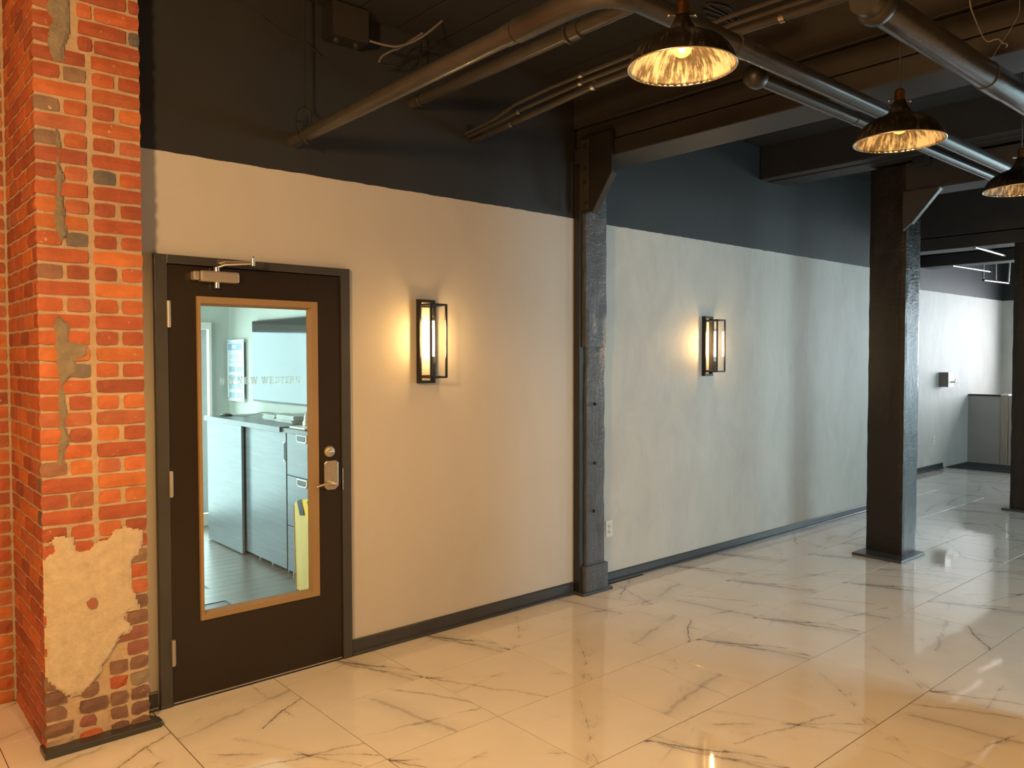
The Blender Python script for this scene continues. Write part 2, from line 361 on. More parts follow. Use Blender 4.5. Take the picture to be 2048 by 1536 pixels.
# ------------------------------------------------------------------ setting: walls, ceiling
CZ = 3.62
struct(MB().box(-0.44, 0.037, 0.530, 0.66, 0, CZ).box(1.062, 2.90, 0.530, 0.66, 0, CZ).box(0.037, 1.062, 0.530, 0.66, 2.19, CZ).build('wall_left', M_wall))
struct(MB().box(2.905, 8.1, 0.56, 0.66, 0, CZ).box(8.0, 8.1, 0.66, 1.45, 0, CZ).build('wall_right', M_wall))
struct(MB().box(8.1, 14.5, 1.37, 1.45, 0, CZ).build('wall_far', M_wall))
we = MB()
we.box(14.3, 14.4, 0.75, 1.37, 0, CZ).box(14.3, 14.4, -1.75, 0.75, 0, 1.15).box(14.3, 14.4, -1.75, 0.75, 2.9, CZ).box(14.3, 14.4, -2.0, -1.75, 0, CZ).box(14.3, 14.4, -6.2, -2.0, 0, 0.2).box(14.3, 14.4, -6.2, -2.0, 2.6, CZ).box(14.3, 14.4, -6.6, -6.2, 0, CZ)
struct(we.build('wall_end', M_wall))
wf = MB()
wf.box(-4.0, 3.22, -6.6, -6.5, 0, CZ).box(4.78, 9.2, -6.6, -6.5, 0, CZ).box(12.0, 14.4, -6.6, -6.5, 0, CZ)
for a, b_ in ((3.22, 4.78), (9.2, 12.0)): wf.box(a, b_, -6.6, -6.5, 0, 0.8).box(a, b_, -6.6, -6.5, 2.7, CZ)
struct(wf.build('wall_front', M_wall))
struct(MB().box(2.95, 3.12, -6.5, -2.38, 0, 3.05).build('wall_light_block', M_wall))  # unseen partition, added to keep the window daylight off the left wall
def window(name, x0, x1, y0, y1, z0, z1, n, ax):
    m = MB(); g = MB(); t = 0.03
    for i in range(n+1):
        if ax == 'x':
            c = x0+(x1-x0)*i/n; m.box(c-t, c+t, y0, y1, z0, z1)
        else:
            c = y0+(y1-y0)*i/n; m.box(x0, x1, c-t, c+t, z0, z1)
    for z in (z0, (z0+z1)/2, z1): m.box(x0, x1, y0, y1, z-t*.8, z+t*.8)
    o = struct(m.build(name, M_trim)); 
    if ax == 'x': g.box(x0, x1, (y0+y1)/2-.002, (y0+y1)/2+.002, z0, z1)
    else: g.box((x0+x1)/2-.002, (x0+x1)/2+.002, y0, y1, z0, z1)
    g.build('pane', M_glass, o); return o
window('window_1', 9.2, 12.0, -6.58, -6.52, 0.8, 2.7, 4, 'x')
window('window_2', 3.22, 4.78, -6.58, -6.52, 0.8, 2.7, 2, 'x')
window('window_5', 14.33, 14.38, -6.2, -2.0, 0.2, 2.6, 3, 'y')
window('window_3', 14.33, 14.38, -1.75, 0.75, 1.15, 2.9, 3, 'y')
ceil = struct(MB().box(-4, 14.5, -6.6, 1.45, CZ, CZ+0.1).build('ceiling', M_ceil))
# ceiling boards overhead, run along the beams
k = 0
for i in range(0, 34):
    x = -1.0 + i*0.30
    if x > 9: break
    bx('board', M_ceil, ceil, x+0.004, x+0.296, -4.5, 0.52, CZ-0.012, CZ-0.001)

# floor: slab, tiles
floor = struct(MB().box(-4, 14.5, -6.6, 0.66, -0.12, -0.0032).box(8.0, 14.5, 0.66, 1.45, -0.12, -0.0032).box(-4, -0.44, 0.66, 1.2, -0.12, -0.0032).build('floor', simple('grout', (0.05, 0.030, 0.016), 0.9)))
T = 0.61; TM = {}
def tile_mesh(wx, wy):
    key = (round(wx, 3), round(wy, 3))
    if key in TM: return TM[key]
    g = 0.0022; e = 0.0005
    a, c = wx/2-g, wy/2-g
    vs = [(-a,-c,-.004),(a,-c,-.004),(a,c,-.004),(-a,c,-.004),(-a,-c,-e),(a,-c,-e),(a,c,-e),(-a,c,-e),(-a+e,-c+e,0),(a-e,-c+e,0),(a-e,c-e,0),(-a+e,c-e,0)]
    fs = [(8,9,10,11),(0,1,5,4),(1,2,6,5),(2,3,7,6),(3,0,4,7),(4,5,9,8),(5,6,10,9),(6,7,11,10),(7,4,8,11)]
    me = bpy.data.meshes.new('tile'); me.from_pydata(vs, [], fs); me.update(); me.materials.append(M_tile); TM[key] = me; return me
def vis(x, y):
    d = Vector((x, y, 0))-Vector(CAM); z = d.dot(fw)
    if z < 0.5: return False
    return abs(d.dot(r2)/z) < 0.75 and abs(d.dot(u2)/z) < 0.62
rest = MB(); ntile = 0
for i in range(-6, 24):
    for j in range(-3, 11):
        x0, x1 = i*T, (i+1)*T; y1, y0 = -j*T+T, -j*T
        ymax = 0.512 if x1 <= 3.2 else (0.56 if x1 <= 8.15 else 1.37)
        if 3.2 < x1 and x0 < 3.2: ymax = 0.515
        y1 = min(y1, ymax); x1 = min(x1, 14.3)
        if x1 < 0.05 and j == 0: y1 = T
        if x1 < -0.5: y1 = min(-j*T+T, 1.09)
        elif x0 < -0.5 and y0 > 0.5: x1, y1 = -0.462, 1.09
        if y1-y0 < 0.03 or x1-x0 < 0.03: continue
        if vis((x0+x1)/2, (y0+y1)/2) and ntile < 298:
            o = bpy.data.objects.new('tile', tile_mesh(x1-x0, y1-y0)); COL.objects.link(o); o.parent = floor
            o.location = ((x0+x1)/2, (y0+y1)/2, random.uniform(-.0003, .0003)); ntile += 1
            o.rotation_euler = (random.uniform(-1, 1)*0.0009, random.uniform(-1, 1)*0.0009, 0)
        else: rest.box(x0+.0012, x1-.0012, y0+.0012, y1-.0012, -.004, 0)
ro = rest.build('outlying_tiles', M_tile, floor); ro['kind'] = 'stuff'

# trims
def base_run(name, x0, x1, y, h=0.088, shoe=True):
    m = MB().prism([(y, 0), (y, h), (y-.009, h), (y-.013, h-.006), (y-.013, 0)], 'x', x0, x1)
    if shoe: m.prism([(y-.013, 0), (y-.013, 0.022), (y-.020, 0.018), (y-.026, 0.010), (y-.027, 0)], 'x', x0, x1)
    return struct(m.build(name, M_trim))
base_run('baseboard_left', 1.080, 2.87, 0.530)
base_run('baseboard_left', -0.03, 0.03, 0.530)
base_run('baseboard_right', 3.15, 8.1, 0.56, 0.075)
base_run('baseboard_far', 8.1, 11.78, 1.37, 0.085)

# ------------------------------------------------------------------ door, frame, hardware
F = struct(MB().box(0.037, 0.094, 0.500, 0.66, 0, 2.19).box(1.020, 1.075, 0.500, 0.66, 0, 2.19).box(0.094, 1.020, 0.500, 0.66, 2.148, 2.19).build('trim_1', M_frame, None, 0.002))
MB().box(0.094, 0.104, 0.560, 0.60, 0, 2.148).box(1.010, 1.020, 0.560, 0.60, 0, 2.148).box(0.104, 1.010, 0.560, 0.60, 2.138, 2.148).build('door_stop', M_frame, F)
bx('strike_plate', M_steel, F, 1.0185, 1.0235, 0.498, 0.53, 0.96, 1.08, 0.001)
D = struct(MB().box(0.098, 0.236, 0.512, 0.556, 0.008, 2.143).box(0.874, 1.016, 0.512, 0.556, 0.008, 2.143).box(0.236, 0.874, 0.512, 0.556, 0.008, 0.395).box(0.236, 0.874, 0.512, 0.556, 1.995, 2.143).build('door_1', M_door))
k4 = MB()
gx0, gx1, gz0, gz1 = 0.262, 0.826, 0.432, 1.953
for (ax0, ax1, az0, az1, tp) in ((0.236, 0.874, 0.395, 1.995, 0),):
    o_, i_ = (ax0, ax1, az0, az1), (gx0, gx1, gz0, gz1)
    y_o, y_i = 0.498, 0.509
    vs = [(o_[0]-.004, y_i+.003, o_[2]-.004), (o_[1]+.004, y_i+.003, o_[2]-.004), (o_[1]+.004, y_i+.003, o_[3]+.004), (o_[0]-.004, y_i+.003, o_[3]+.004),
          (o_[0]-.002, y_o, o_[2]-.002), (o_[1]+.002, y_o, o_[2]-.002), (o_[1]+.002, y_o, o_[3]+.002), (o_[0]-.002, y_o, o_[3]+.002),
          (i_[0]-.012, y_o, i_[2]-.012), (i_[1]+.012, y_o, i_[2]-.012), (i_[1]+.012, y_o, i_[3]+.012), (i_[0]-.012, y_o, i_[3]+.012),
          (i_[0], 0.534, i_[2]), (i_[1], 0.534, i_[2]), (i_[1], 0.534, i_[3]), (i_[0], 0.534, i_[3])]
    fs = []
    for a in (0, 4, 8):
        for q in range(4): fs.append((a+q, a+(q+1) % 4, a+4+(q+1) % 4, a+4+q))
    k4.add(vs, fs)
k4.build('window_frame', M_kit, D)
pane = bx('pane', M_dglass, D, gx0-.004, gx1+.004, 0.532, 0.536, gz0-.004, gz1+.004)
# lettering on the glass, slab serif strokes
def glyph(m, ch, x, z, w_, h, y=0.5305):
    t = w_*0.32; th = w_*0.15; sf = h*0.12
    def bar(x0, z0, x1, z1, wd):
        m.add([(x0-wd/2, y, z0), (x0+wd/2, y, z0), (x1+wd/2, y, z1), (x1-wd/2, y, z1), (x0-wd/2, y+.001, z0), (x0+wd/2, y+.001, z0), (x1+wd/2, y+.001, z1), (x1-wd/2, y+.001, z1)],
              [(0,1,2,3),(7,6,5,4),(0,4,5,1),(1,5,6,2),(2,6,7,3),(3,7,4,0)])
    def hb(x0, x1, z0, z1): m.box(x0, x1, y, y+.001, z0, z1)
    X = lambda f: x+f*w_
    Z = lambda f: z+f*h
    if ch == 'N':
        bar(X(.18), Z(0), X(.18), Z(1), th*1.3); bar(X(.82), Z(0), X(.82), Z(1), th*1.3); bar(X(.80), Z(0), X(.20), Z(1), t)
        hb(X(0), X(.36), Z(0), Z(0)+sf); hb(X(0), X(.25), Z(1)-sf, Z(1)); hb(X(.64), X(1), Z(1)-sf, Z(1))
    if ch == 'W':
        bar(X(.28), Z(0), X(.10), Z(1), t*.8); bar(X(.30), Z(0), X(.5), Z(1), th); bar(X(.70), Z(0), X(.5), Z(1), t*.8); bar(X(.72), Z(0), X(.92), Z(1), th)
        hb(X(-.04), X(.26), Z(1)-sf, Z(1)); hb(X(.40), X(.62), Z(1)-sf, Z(1)); hb(X(.80), X(1.05), Z(1)-sf, Z(1))
    if ch == 'E':
        bar(X(.25), Z(0), X(.25), Z(1), t); hb(X(0), X(.95), Z(0), Z(0)+sf*1.3); hb(X(0), X(.9), Z(1)-sf*1.3, Z(1)); hb(X(.25), X(.7), Z(.46), Z(.56))
        hb(X(.86), X(.96), Z(0), Z(.26)); hb(X(.80), X(.90), Z(.76), Z(1)); hb(X(.62), X(.70), Z(.38), Z(.64))
    if ch == 'S':
        pts = [(.85, .74), (.72, .95), (.42, .98), (.2, .84), (.22, .64), (.5, .52), (.78, .38), (.82, .16), (.58, .02), (.28, .05), (.14, .26)]
        for a, b_ in zip(pts, pts[1:]): bar(X(b_[0]), Z(b_[1]), X(a[0]), Z(a[1]), t*.7)
        hb(X(.80), X(.90), Z(.70), Z(1)); hb(X(.08), X(.18), Z(0), Z(.3))
    if ch == 'T':
        bar(X(.5), Z(0), X(.5), Z(1), t); hb(X(.02), X(.98), Z(1)-sf*1.2, Z(1)); hb(X(.28), X(.72), Z(0), Z(0)+sf); hb(X(.02), X(.10), Z(.72), Z(1)); hb(X(.90), X(.98), Z(.72), Z(1))
    if ch == 'R':
        bar(X(.22), Z(0), X(.22), Z(1), t); hb(X(0), X(.6), Z(1)-sf*1.1, Z(1)); hb(X(.2), X(.6), Z(.46), Z(.46)+sf*1.1); bar(X(.72), Z(.52), X(.72), Z(.94), t*.9)
        bar(X(.86), Z(0), X(.5), Z(.48), t*.9); hb(X(0), X(.42), Z(0), Z(0)+sf); hb(X(.76), X(1.02), Z(0), Z(0)+sf)
TX = [('N', .338), ('W', .378), ('N', .432), ('E', .465), ('W', .500), ('W', .558), ('E', .600), ('S', .632), ('T', .660), ('E', .690), ('R', .716), ('N', .748)]
for ch, x in TX:
    lm = MB(); glyph(lm, ch, x+.012, 1.560, 0.026 if ch != 'W' else 0.036, 0.037); lm.build('letter', M_letter, pane)
for z in (1.905, 1.088, 0.266):
    m = MB().cyl((0.0965, 0.494, z-.0635), (0.0965, 0.494, z+.0635), 0.0085, 12).box(0.095, 0.108, 0.494, 0.514, z-.058, z+.058)
    for kz in (-.037, -.013, .013, .037): m.cyl((0.0965, 0.494, z+kz-.001), (0.0965, 0.494, z+kz+.001), 0.0095, 12)
    m.build('hinge', M_alum, D)
bx('sweep', M_alum, D, 0.10, 1.014, 0.5105, 0.513, 0.008, 0.014)
# closer
C = thing('door_closer', 'satin aluminium door closer with folding arm at the top of the brown door', 'door closer', (0.33, 0.512, 2.11))
bx('body', M_alum, C, 0.238, 0.432, 0.455, 0.5115, 2.068, 2.122, 0.010, 3)
bx('end_cap', M_alum, C, 0.206, 0.236, 0.462, 0.5115, 2.073, 2.118, 0.008, 3)
MB().cyl((0.325, 0.483, 2.120), (0.325, 0.483, 2.142), 0.014, 14).build('spindle', M_steel, C)
MB().cyl((0.325, 0.483, 2.04), (0.325, 0.483, 2.067), 0.013, 12).build('valve_cap', M_steel, C)
MB().tube([(0.325, 0.483, 2.140), (0.36, 0.46, 2.156), (0.46, 0.36, 2.160)], 0.007, 8).build('main_arm', M_steel, C)
MB().tube([(0.46, 0.36, 2.168), (0.40, 0.44, 2.170), (0.37, 0.485, 2.172)], 0.006, 8).build('forearm', M_steel, C)
MB().cyl((0.46, 0.36, 2.148), (0.46, 0.36, 2.185), 0.010, 10).sphere((0.46, 0.36, 2.188), 0.008, 10, 6).build('elbow_joint', M_steel, C)
MB().box(0.335, 0.41, 0.494, 0.500, 2.160, 2.182).box(0.355, 0.385, 0.472, 0.500, 2.166, 2.170).build('shoe_bracket', M_steel, C)
# lock
K = thing('door_lock', 'silver lever handle keypad lock on the right edge of the brown door', 'door lock', (0.95, 0.512, 1.05))
MB().prism([(0.905, 0.985), (0.925, 0.968), (0.970, 0.968), (0.992, 0.985), (0.992, 1.118), (0.975, 1.13), (0.920, 1.13), (0.905, 1.118)], 'y', 0.492, 0.5115).build('escutcheon', M_steel, K, 0.004)
for r_ in range(4):
    for c_ in range(3): MB().cyl((0.932+c_*0.017, 0.493, 1.102-r_*0.017), (0.932+c_*0.017, 0.489, 1.102-r_*0.017), 0.0055, 10).build('button', M_alum, K)
MB().cyl((0.955, 0.492, 1.003), (0.955, 0.452, 1.003), 0.015, 14).build('lever_neck', M_steel, K)
MB().tube([(0.958, 0.454, 1.003), (0.935, 0.450, 1.006), (0.895, 0.447, 1.012), (0.862, 0.450, 1.006), (0.838, 0.458, 0.998)], 0.0075, 10).build('lever', M_steel, K)
DB = thing('deadbolt', 'round brushed deadbolt cylinder above the lever lock on the brown door', 'deadbolt', (0.945, 0.512, 1.178))
MB().lathe([(0.031, 0), (0.030, 0.010), (0.024, 0.016), (0.0001, 0.017)], (0.945, 0.5115, 1.178), 28, 'y').build('rose', M_alum, DB)
MB().lathe([(0.012, 0.0165), (0.011, 0.020), (0.0001, 0.0205)], (0.945, 0.5115, 1.178), 18, 'y').build('keyway', M_steel, DB)

# ------------------------------------------------------------------ brick pillar and brick return wall
PX0, PX1, PY, BY = -0.472, -0.048, 0.372, 1.09
CP = 0.0703; CH = 0.0585
BM = {}
def brick_mesh(l, h, d, var, rough):
    key = (round(l, 3), round(h, 3), round(d, 3), var, rough)
    if key in BM: return BM[key]
    rr = random.Random(hash(key) & 0xffff)
    nx = 4 if l > 0.15 else 3
    vs = []; fs = []
    # front grid with an irregular outline, then the sides running back
    for k_, yy in enumerate((0.0, -rough*1.2, -rough*1.2+0.0)):
        pass
    cols = nx+1
    def J(a): return rr.uniform(-a, a)
    front = []
    for iz in range(3):
        for ix in range(cols):
            x = -l/2 + l*ix/nx; z = -h/2 + h*iz/2
            ex = ix in (0, nx); ez = iz in (0, 2)
            y = -d/2 + (0.004 if (ex or ez) else 0) + J(rough*0.6)
            if ex: x += J(rough*1.3) + (0.003 if ix == 0 else -0.003)*(1 if ez else 0)
            if ez: z += J(rough*1.1) + ((0.003 if iz == 0 else -0.003) if ex else 0)
            front.append((x, y, z))
    n = len(front); vs = list(front)
    for iz in range(2):
        for ix in range(nx): a = iz*cols+ix; fs.append((a, a+1, a+1+cols, a+cols))
    ring = [ix for ix in range(cols)] + [iz*cols+nx for iz in (1, 2)] + [2*cols+ix for ix in range(nx-1, -1, -1)] + [cols]
    m = len(ring)
    for i in ring: vs.append((front[i][0], d/2, front[i][2]))
    for q in range(m): fs.append((ring[q], n+q, n+(q+1) % m, ring[(q+1) % m]))
    fs.append(tuple(n+q for q in range(m)))
    me = bpy.data.meshes.new('brick'); me.from_pydata(vs, [], fs); me.update(); me.materials.append(M_brick); BM[key] = me; return me
REDS = [(0.42, 0.105, 0.035), (0.36, 0.085, 0.034), (0.47, 0.130, 0.042), (0.30, 0.075, 0.036), (0.40, 0.120, 0.055), (0.50, 0.150, 0.040)]
GREYS = [(0.17, 0.135, 0.11), (0.12, 0.105, 0.095), (0.24, 0.15, 0.10)]
MUTE = [(0.20, 0.11, 0.075), (0.26, 0.10, 0.07), (0.24, 0.19, 0.14), (0.16, 0.085, 0.065), (0.36, 0.27, 0.18)]
rb = random.Random(11)
def brick(parent, cx, cy, z, l, face, col=None, rough=0.0022, depth=0.05, h=CH, proud=0.0):
    o = bpy.data.objects.new('brick', brick_mesh(l, h, depth, rb.randrange(4), rough)); COL.objects.link(o); o.parent = parent
    off = root_off(parent)
    if face == 'front': o.location = Vector((cx, cy+depth/2-proud, z))-off
    else: o.rotation_euler = (0, 0, -pi/2); o.location = Vector((cx+depth/2-proud, cy, z))-off
    if col is None:
        col = rb.choice(REDS) if (rb.random() > 0.10 or l > 0.15) else rb.choice(GREYS)
        s = rb.uniform(0.88, 1.14); col = tuple(c*s for c in col)
    o.color = (*col, 1); return o
BS = struct(MB().box(PX0+.008, PX0+.02, PY+.01, BY+.02, 0.0, CZ).build('wall_pillar_side', M_mortar)); nbs = 0
BP = struct(MB().box(PX0+.012, PX1-.004, PY+.0105, BY+.05, 0.0, CZ).build('wall_pillar', M_mortar))
z0 = 2.9416 - 41*CP
zs = [(i, z0+CP*(i+0.5)) for i in range(-2, 50) if z0+CP*(i+0.5) > 0.02 and z0+CP*(i+0.5) < CZ-.04]
MX = -0.262
nb = 0
def special(x, z, l):
    S_ = [(-0.125, 2.86, 1), (-0.12, 2.56, 1), (-0.075, 3.10, 1), (-0.075, 2.98, 1), (-0.08, 2.42, 1), (-0.41, 2.80, 0), (-0.40, 2.66, 0), (-0.30, 2.58, 2), (-0.10, 2.26, 2), (-0.40, 1.22, 2), (-0.33, 1.0, 2), (-0.42, 2.06, 2), (-0.10, 1.40, 3), (-0.09, 1.13, 3)]
    for a, b_, c_ in S_:
        if l < 0.15 and abs(x-a) < 0.055 and abs(z-b_) < CP/2: return [GREYS[2], GREYS[1], (0.27, 0.13, 0.085), (0.22, 0.12, 0.09)][c_]
    return None
for i, z in zs:
    low = z < 0.32; rgh = 0.0038 if low else 0.0015
    if z > 3.0: segs = [(PX0, -0.375), (-0.30, -0.105), (-0.095, PX1)] if i % 2 else [(PX0, -0.385), (-0.30, -0.245), (-0.235, PX1+.0)]
    elif i % 2: segs = [(PX0, MX-.010), (MX+.012, PX1)]
    else: segs = [(PX0, -0.372), (-0.358, MX-.008), (MX+.014, -0.158), (-0.140, PX1)]
    if low: segs = [(PX0, -0.36+rb.uniform(-.03, .03)), (-0.34, -0.25+rb.uniform(-.02, .03)), (-0.215, -0.14), (-0.128, PX1)]
    for a, b_ in segs:
        if 0.36 < z < 0.74 and -0.43 < a and b_ < -0.12: continue
        l = b_-a-rb.uniform(0.0, 0.006); cx = (a+b_)/2; col = special(cx, z, l)
        if low: col = rb.choice(MUTE) if rb.random() < .75 else rb.choice(REDS)
        if z < 0.62 and cx > -0.15: col = rb.choice(MUTE)
        brick(BP, cx, PY, z+rb.uniform(-.001, .001), l, 'front', col, rgh, 0.05, CH-(0.003 if low else 0), rb.uniform(-.003, .004)*(2.0 if low else 1)); nb += 1
    # left side face (towards -x); its first brick is the end of the corner brick
    ys = [PY+.001]; 
    seq = [0.098, 0.205, 0.205, 0.205] if i % 2 else [0.20, 0.205, 0.205, 0.10]
    y = PY+.004
    for s_ in seq:
        e_ = min(y+s_, BY); 
        if e_-y > 0.04 and nbs < 298:
            brick(BS, PX0, (y+e_)/2, z, e_-y-.009, 'side', None, 0.0014, 0.04); nbs += 1
        y += s_
# back brick wall left of pillar
BW = struct(MB().box(-4.0, PX0+.05, BY+.009, BY+.10, 0, CZ).build('wall_brick', M_mortar))
nb2 = 0
for i, z in zs:
    x = PX0-.004 if i % 2 else PX0-.004
    xs = [(0.205 if (i+q) % 2 else 0.100) for q in range(9)]
    for q, s_ in enumerate([0.205]*6 if i % 2 else [0.10]+[0.205]*5):
        if nb2 >= 298: break
        brick(BW, x-s_/2+.004, BY, z, s_-.010, 'front', None, 0.0018, 0.05); nb2 += 1; x -= s_
re_ = MB()
for i in range(-2, 56):
    z = z0+CP*(i+.5)
    if z < 0.02 or z > CZ-.05: continue
    x = -1.4 - (0.1 if i % 2 else 0)
    while x > -3.9: re_.box(x-.195, x, BY-.002, BY+.03, z-CH/2, z+CH/2); x -= 0.205
    if z > 3.44:
        for a in (-1.3, -1.09, -.88, -.67): re_.box(a, a+.19, BY-.002, BY+.03, z-CH/2, z+CH/2)
M_bplain = simple('far_brick_face', (0.40, 0.11, 0.04), 0.7, var=0.3, vscale=5, bmp=.4)
ro = re_.build('outlying_bricks', M_bplain, BW); ro['kind'] = 'stuff'
WLf = struct(MB().box(-4.1, -4.0, -6.6, 1.2, 0, CZ).build('wall_back', M_wall))

# pixel -> point on a plane (used once to lay out stains and patches at their real place)
def on(ax, val, u, v):
    d = (r2*((u-1024)/1579.447) + u2*((768-v)/1579.447) + fw); c = Vector(CAM)
    t = (val-c[ax])/d[ax]; return c+d*t
def patch(name, mat, poly, y, th=0.006, grid=0.012, amp=0.004, parent=None, holes=()):
    # irregular plaster skin: a grid clipped to the outline, lumpy, with a raised rim thickness
    P = [(p.x, p.z) for p in (on(1, y, a, b_) for a, b_ in poly)]
    def inside(x, z, Q=P):
        c = False; n = len(Q); j = n-1
        for i in range(n):
            if (Q[i][1] > z) != (Q[j][1] > z) and x < (Q[j][0]-Q[i][0])*(z-Q[i][1])/(Q[j][1]-Q[i][1])+Q[i][0]: c = not c
            j = i
        return c
    xs = [p[0] for p in P]; zz = [p[1] for p in P]
    nx = int((max(xs)-min(xs))/grid)+2; nz = int((max(zz)-min(zz))/grid)+2; idx = {}; m = MB(); vs = []; fs = []
    def vert(i, j):
        if (i, j) not in idx:
            x = min(xs)+i*grid+0.35*grid*noise.noise(Vector((i*1.7, j*1.3, 3))); z = min(zz)+j*grid+0.35*grid*noise.noise(Vector((i*1.1, j*1.9, 9)))
            yy = y-th-amp*noise.fractal(Vector((x*14, 1.0, z*14)), 0.8, 2.0, 4)
            edge = sum(1 for a, b_ in ((-1,0),(1,0),(0,-1),(0,1)) if not inside(min(xs)+(i+a)*grid, min(zz)+(j+b_)*grid))
            if edge: yy = y+0.004
            idx[(i, j)] = len(vs); vs.append((x, yy, z))
        return idx[(i, j)]
    for i in range(nx):
        for j in range(nz):
            if inside(min(xs)+(i+.5)*grid, min(zz)+(j+.5)*grid): fs.append((vert(i, j), vert(i+1, j), vert(i+1, j+1), vert(i, j+1)))
    m.add(vs, fs, True); return m.build(name, mat, parent)
k1 = lambda L_: [(a/6.4, 1000+b_/6.4) for a, b_ in L_]
k2 = lambda L_: [(a/6.4, 1220+b_/6.4) for a, b_ in L_]
out_ = k1([(640,540),(700,490),(960,460),(950,560),(990,600),(980,645),(1140,625),(1180,590),(1260,540),(1370,520),(1480,385),(1600,340),(1830,370),(1845,520),(1790,620),(1800,700),(1690,770),(1680,900),(1690,1100),(1730,1180),(1780,1300),(1810,1400)])
out_ += k2([(1620,20),(1590,120),(1680,170),(1700,310),(1560,330),(1440,530),(1380,640),(1310,710),(1300,800),(1220,900),(1170,960),(1080,1060),(940,1110),(830,1110),(740,1020),(650,980),(600,900),(580,780),(590,600),(575,450),(585,200)])
out_ += k1([(575,1350),(560,1150),(560,950),(555,720),(640,690),(700,650)])
patch('plaster_patch', M_plaster, out_, PY-.002, 0.005, 0.0085, 0.005, BP)
patch('cement_patch', M_cement, [(95,-5),(140,-5),(138,30),(140,62),(128,95),(128,122),(110,122),(98,100),(95,75),(100,50),(108,40),(95,20)], PY-.002, 0.003, 0.007, 0.003, BP)
patch('cement_patch', M_cement, [(112,255),(118,270),(122,300),(120,330),(128,350),(126,390),(130,430),(135,470),(118,482),(112,460),(108,430),(112,380),(110,340),(113,300)], PY-.002, 0.003, 0.006, 0.003, BP)
patch('cement_patch', M_cement, [(108,650),(116,630),(140,650),(136,682),(150,686),(175,690),(176,712),(150,722),(156,745),(140,752),(128,770),(130,800),(136,830),(130,850),(140,880),(132,900),(126,930),(118,930),(116,900),(120,860),(117,800),(120,760),(112,740),(110,700)], PY-.002, 0.003, 0.006, 0.003, BP)
def chip(u, v, r, col):
    p = on(1, PY-.012, u, v); rr = random.Random(int(u)); pts = [(p.x+r*(1+rr.uniform(-.2, .2))*cos(a*pi/3.5), p.z+r*1.15*(1+rr.uniform(-.2, .2))*sin(a*pi/3.5)) for a in range(7)]
    o = MB().prism(pts, 'y', PY-.0125, PY).build('brick', M_brick, BP, 0.002); o.color = (*col, 1)
chip(186, 1208, 0.023, (0.33, 0.12, 0.07))
struct(MB().prism([(-0.485, 0.318), (-0.018, 0.318), (-0.008, 0.328), (-0.008, 0.38), (-0.04, 0.43), (-0.485, 0.43)], 'z', 0, 0.028).build('trim_2', M_trim, None, 0.004))

# ------------------------------------------------------------------ posts, columns, beams
def timber(name, mat, parent, x0, x1, y0, y1, z0_, z1_, amp=0.004, nz=60, n=6, seed=0, bev=True):
    m = MB(); per = []
    c = 0.008
    for k_ in range(n): per.append((x0+(x1-x0)*k_/n, y0))
    for k_ in range(n): per.append((x1, y0+(y1-y0)*k_/n))
    for k_ in range(n): per.append((x1-(x1-x0)*k_/n, y1))
    for k_ in range(n): per.append((x0, y1-(y1-y0)*k_/n))
    mid = Vector(((x0+x1)/2, (y0+y1)/2, 0)); vs = []; P = len(per)
    for iz in range(nz+1):
        z = z0_+(z1_-z0_)*iz/nz
        for k_, (x, y) in enumerate(per):
            v = Vector((x, y, z)); d = Vector((x, y, 0))-mid
            a = amp*noise.fractal(Vector((x*9+seed, y*9, z*5)), 0.9, 2.0, 4)
            if k_ % n == 0: a -= c*(0.6+0.5*noise.noise(Vector((seed, k_, z*6))))
            vs.append(v + d.normalized()*a)
    fs = [(iz*P+k_, iz*P+(k_+1) % P, (iz+1)*P+(k_+1) % P, (iz+1)*P+k_) for iz in range(nz) for k_ in range(P)]
    fs += [tuple(range(P))[::-1], tuple(nz*P+k_ for k_ in range(P))]
    m.add(vs, fs); return m.build(name, mat, parent)
PO = thing('timber_post', 'rough grey painted timber post set against the wall between the two wall lamps', 'post', (3.05, 0.48, 0))
timber('lower_shaft', M_timber, PO, 2.925, 3.118, 0.445, 0.548, 0.20, 1.775, 0.006, 70, 6, 1)
timber('upper_shaft', M_timber, PO, 2.90, 3.118, 0.430, 0.548, 1.77, 3.045, 0.006, 60, 6, 5)
timber('foot', M_timber, PO, 2.905, 3.145, 0.430, 0.548, 0.02, 0.205, 0.003, 12, 6, 9)
bx('side_board', M_smooth, PO, 2.878, 2.924, 0.466, 0.528, 0.0, 3.05, 0.003)
bx('plinth', M_trim, PO, 2.868, 3.180, 0.418, 0.528, 0.0, 0.022, 0.003)
MB().prism([(0.426, 2.70), (0.426, 3.22), (0.150, 3.22), (0.143, 2.95), (0.320, 2.70)], 'x', 2.848, 2.878).build('corbel_plate', M_smooth, PO, 0.002)
MB().prism([(0.324, 2.690), (0.147, 2.940), (0.143, 2.936), (0.320, 2.686)], 'x', 2.846, 2.90).build('plate_flange', M_pipe, PO)
bx('side_batten', M_beam, PO, 2.838, 2.8475, 0.345, 0.428, 2.72, 3.20, 0.002)
for u_, v_ in ((1190, 808), (1190, 926), (1188, 1022)):
    p_ = on(1, .441, u_, v_); bx('peg_hole', simple('peg_hole_dark', (0.004, 0.004, 0.004), 0.9) if 'peg_hole_dark' not in MATS else MATS['peg_hole_dark'], PO, p_.x-.007, p_.x+.007, .436, .45, p_.z-.010, p_.z+.010)
for z, y in ((2.76, 0.37), (2.90, 0.385), (3.0, .385), (3.15, .385)):
    MB().cyl((2.84, y, z), (2.826, y, z), 0.014, 6).build('bolt', M_dpipe, PO)
CL = thing('timber_column', 'black painted square timber column with chiselled face standing free in the room', 'column', (5.78, -0.46, 0))
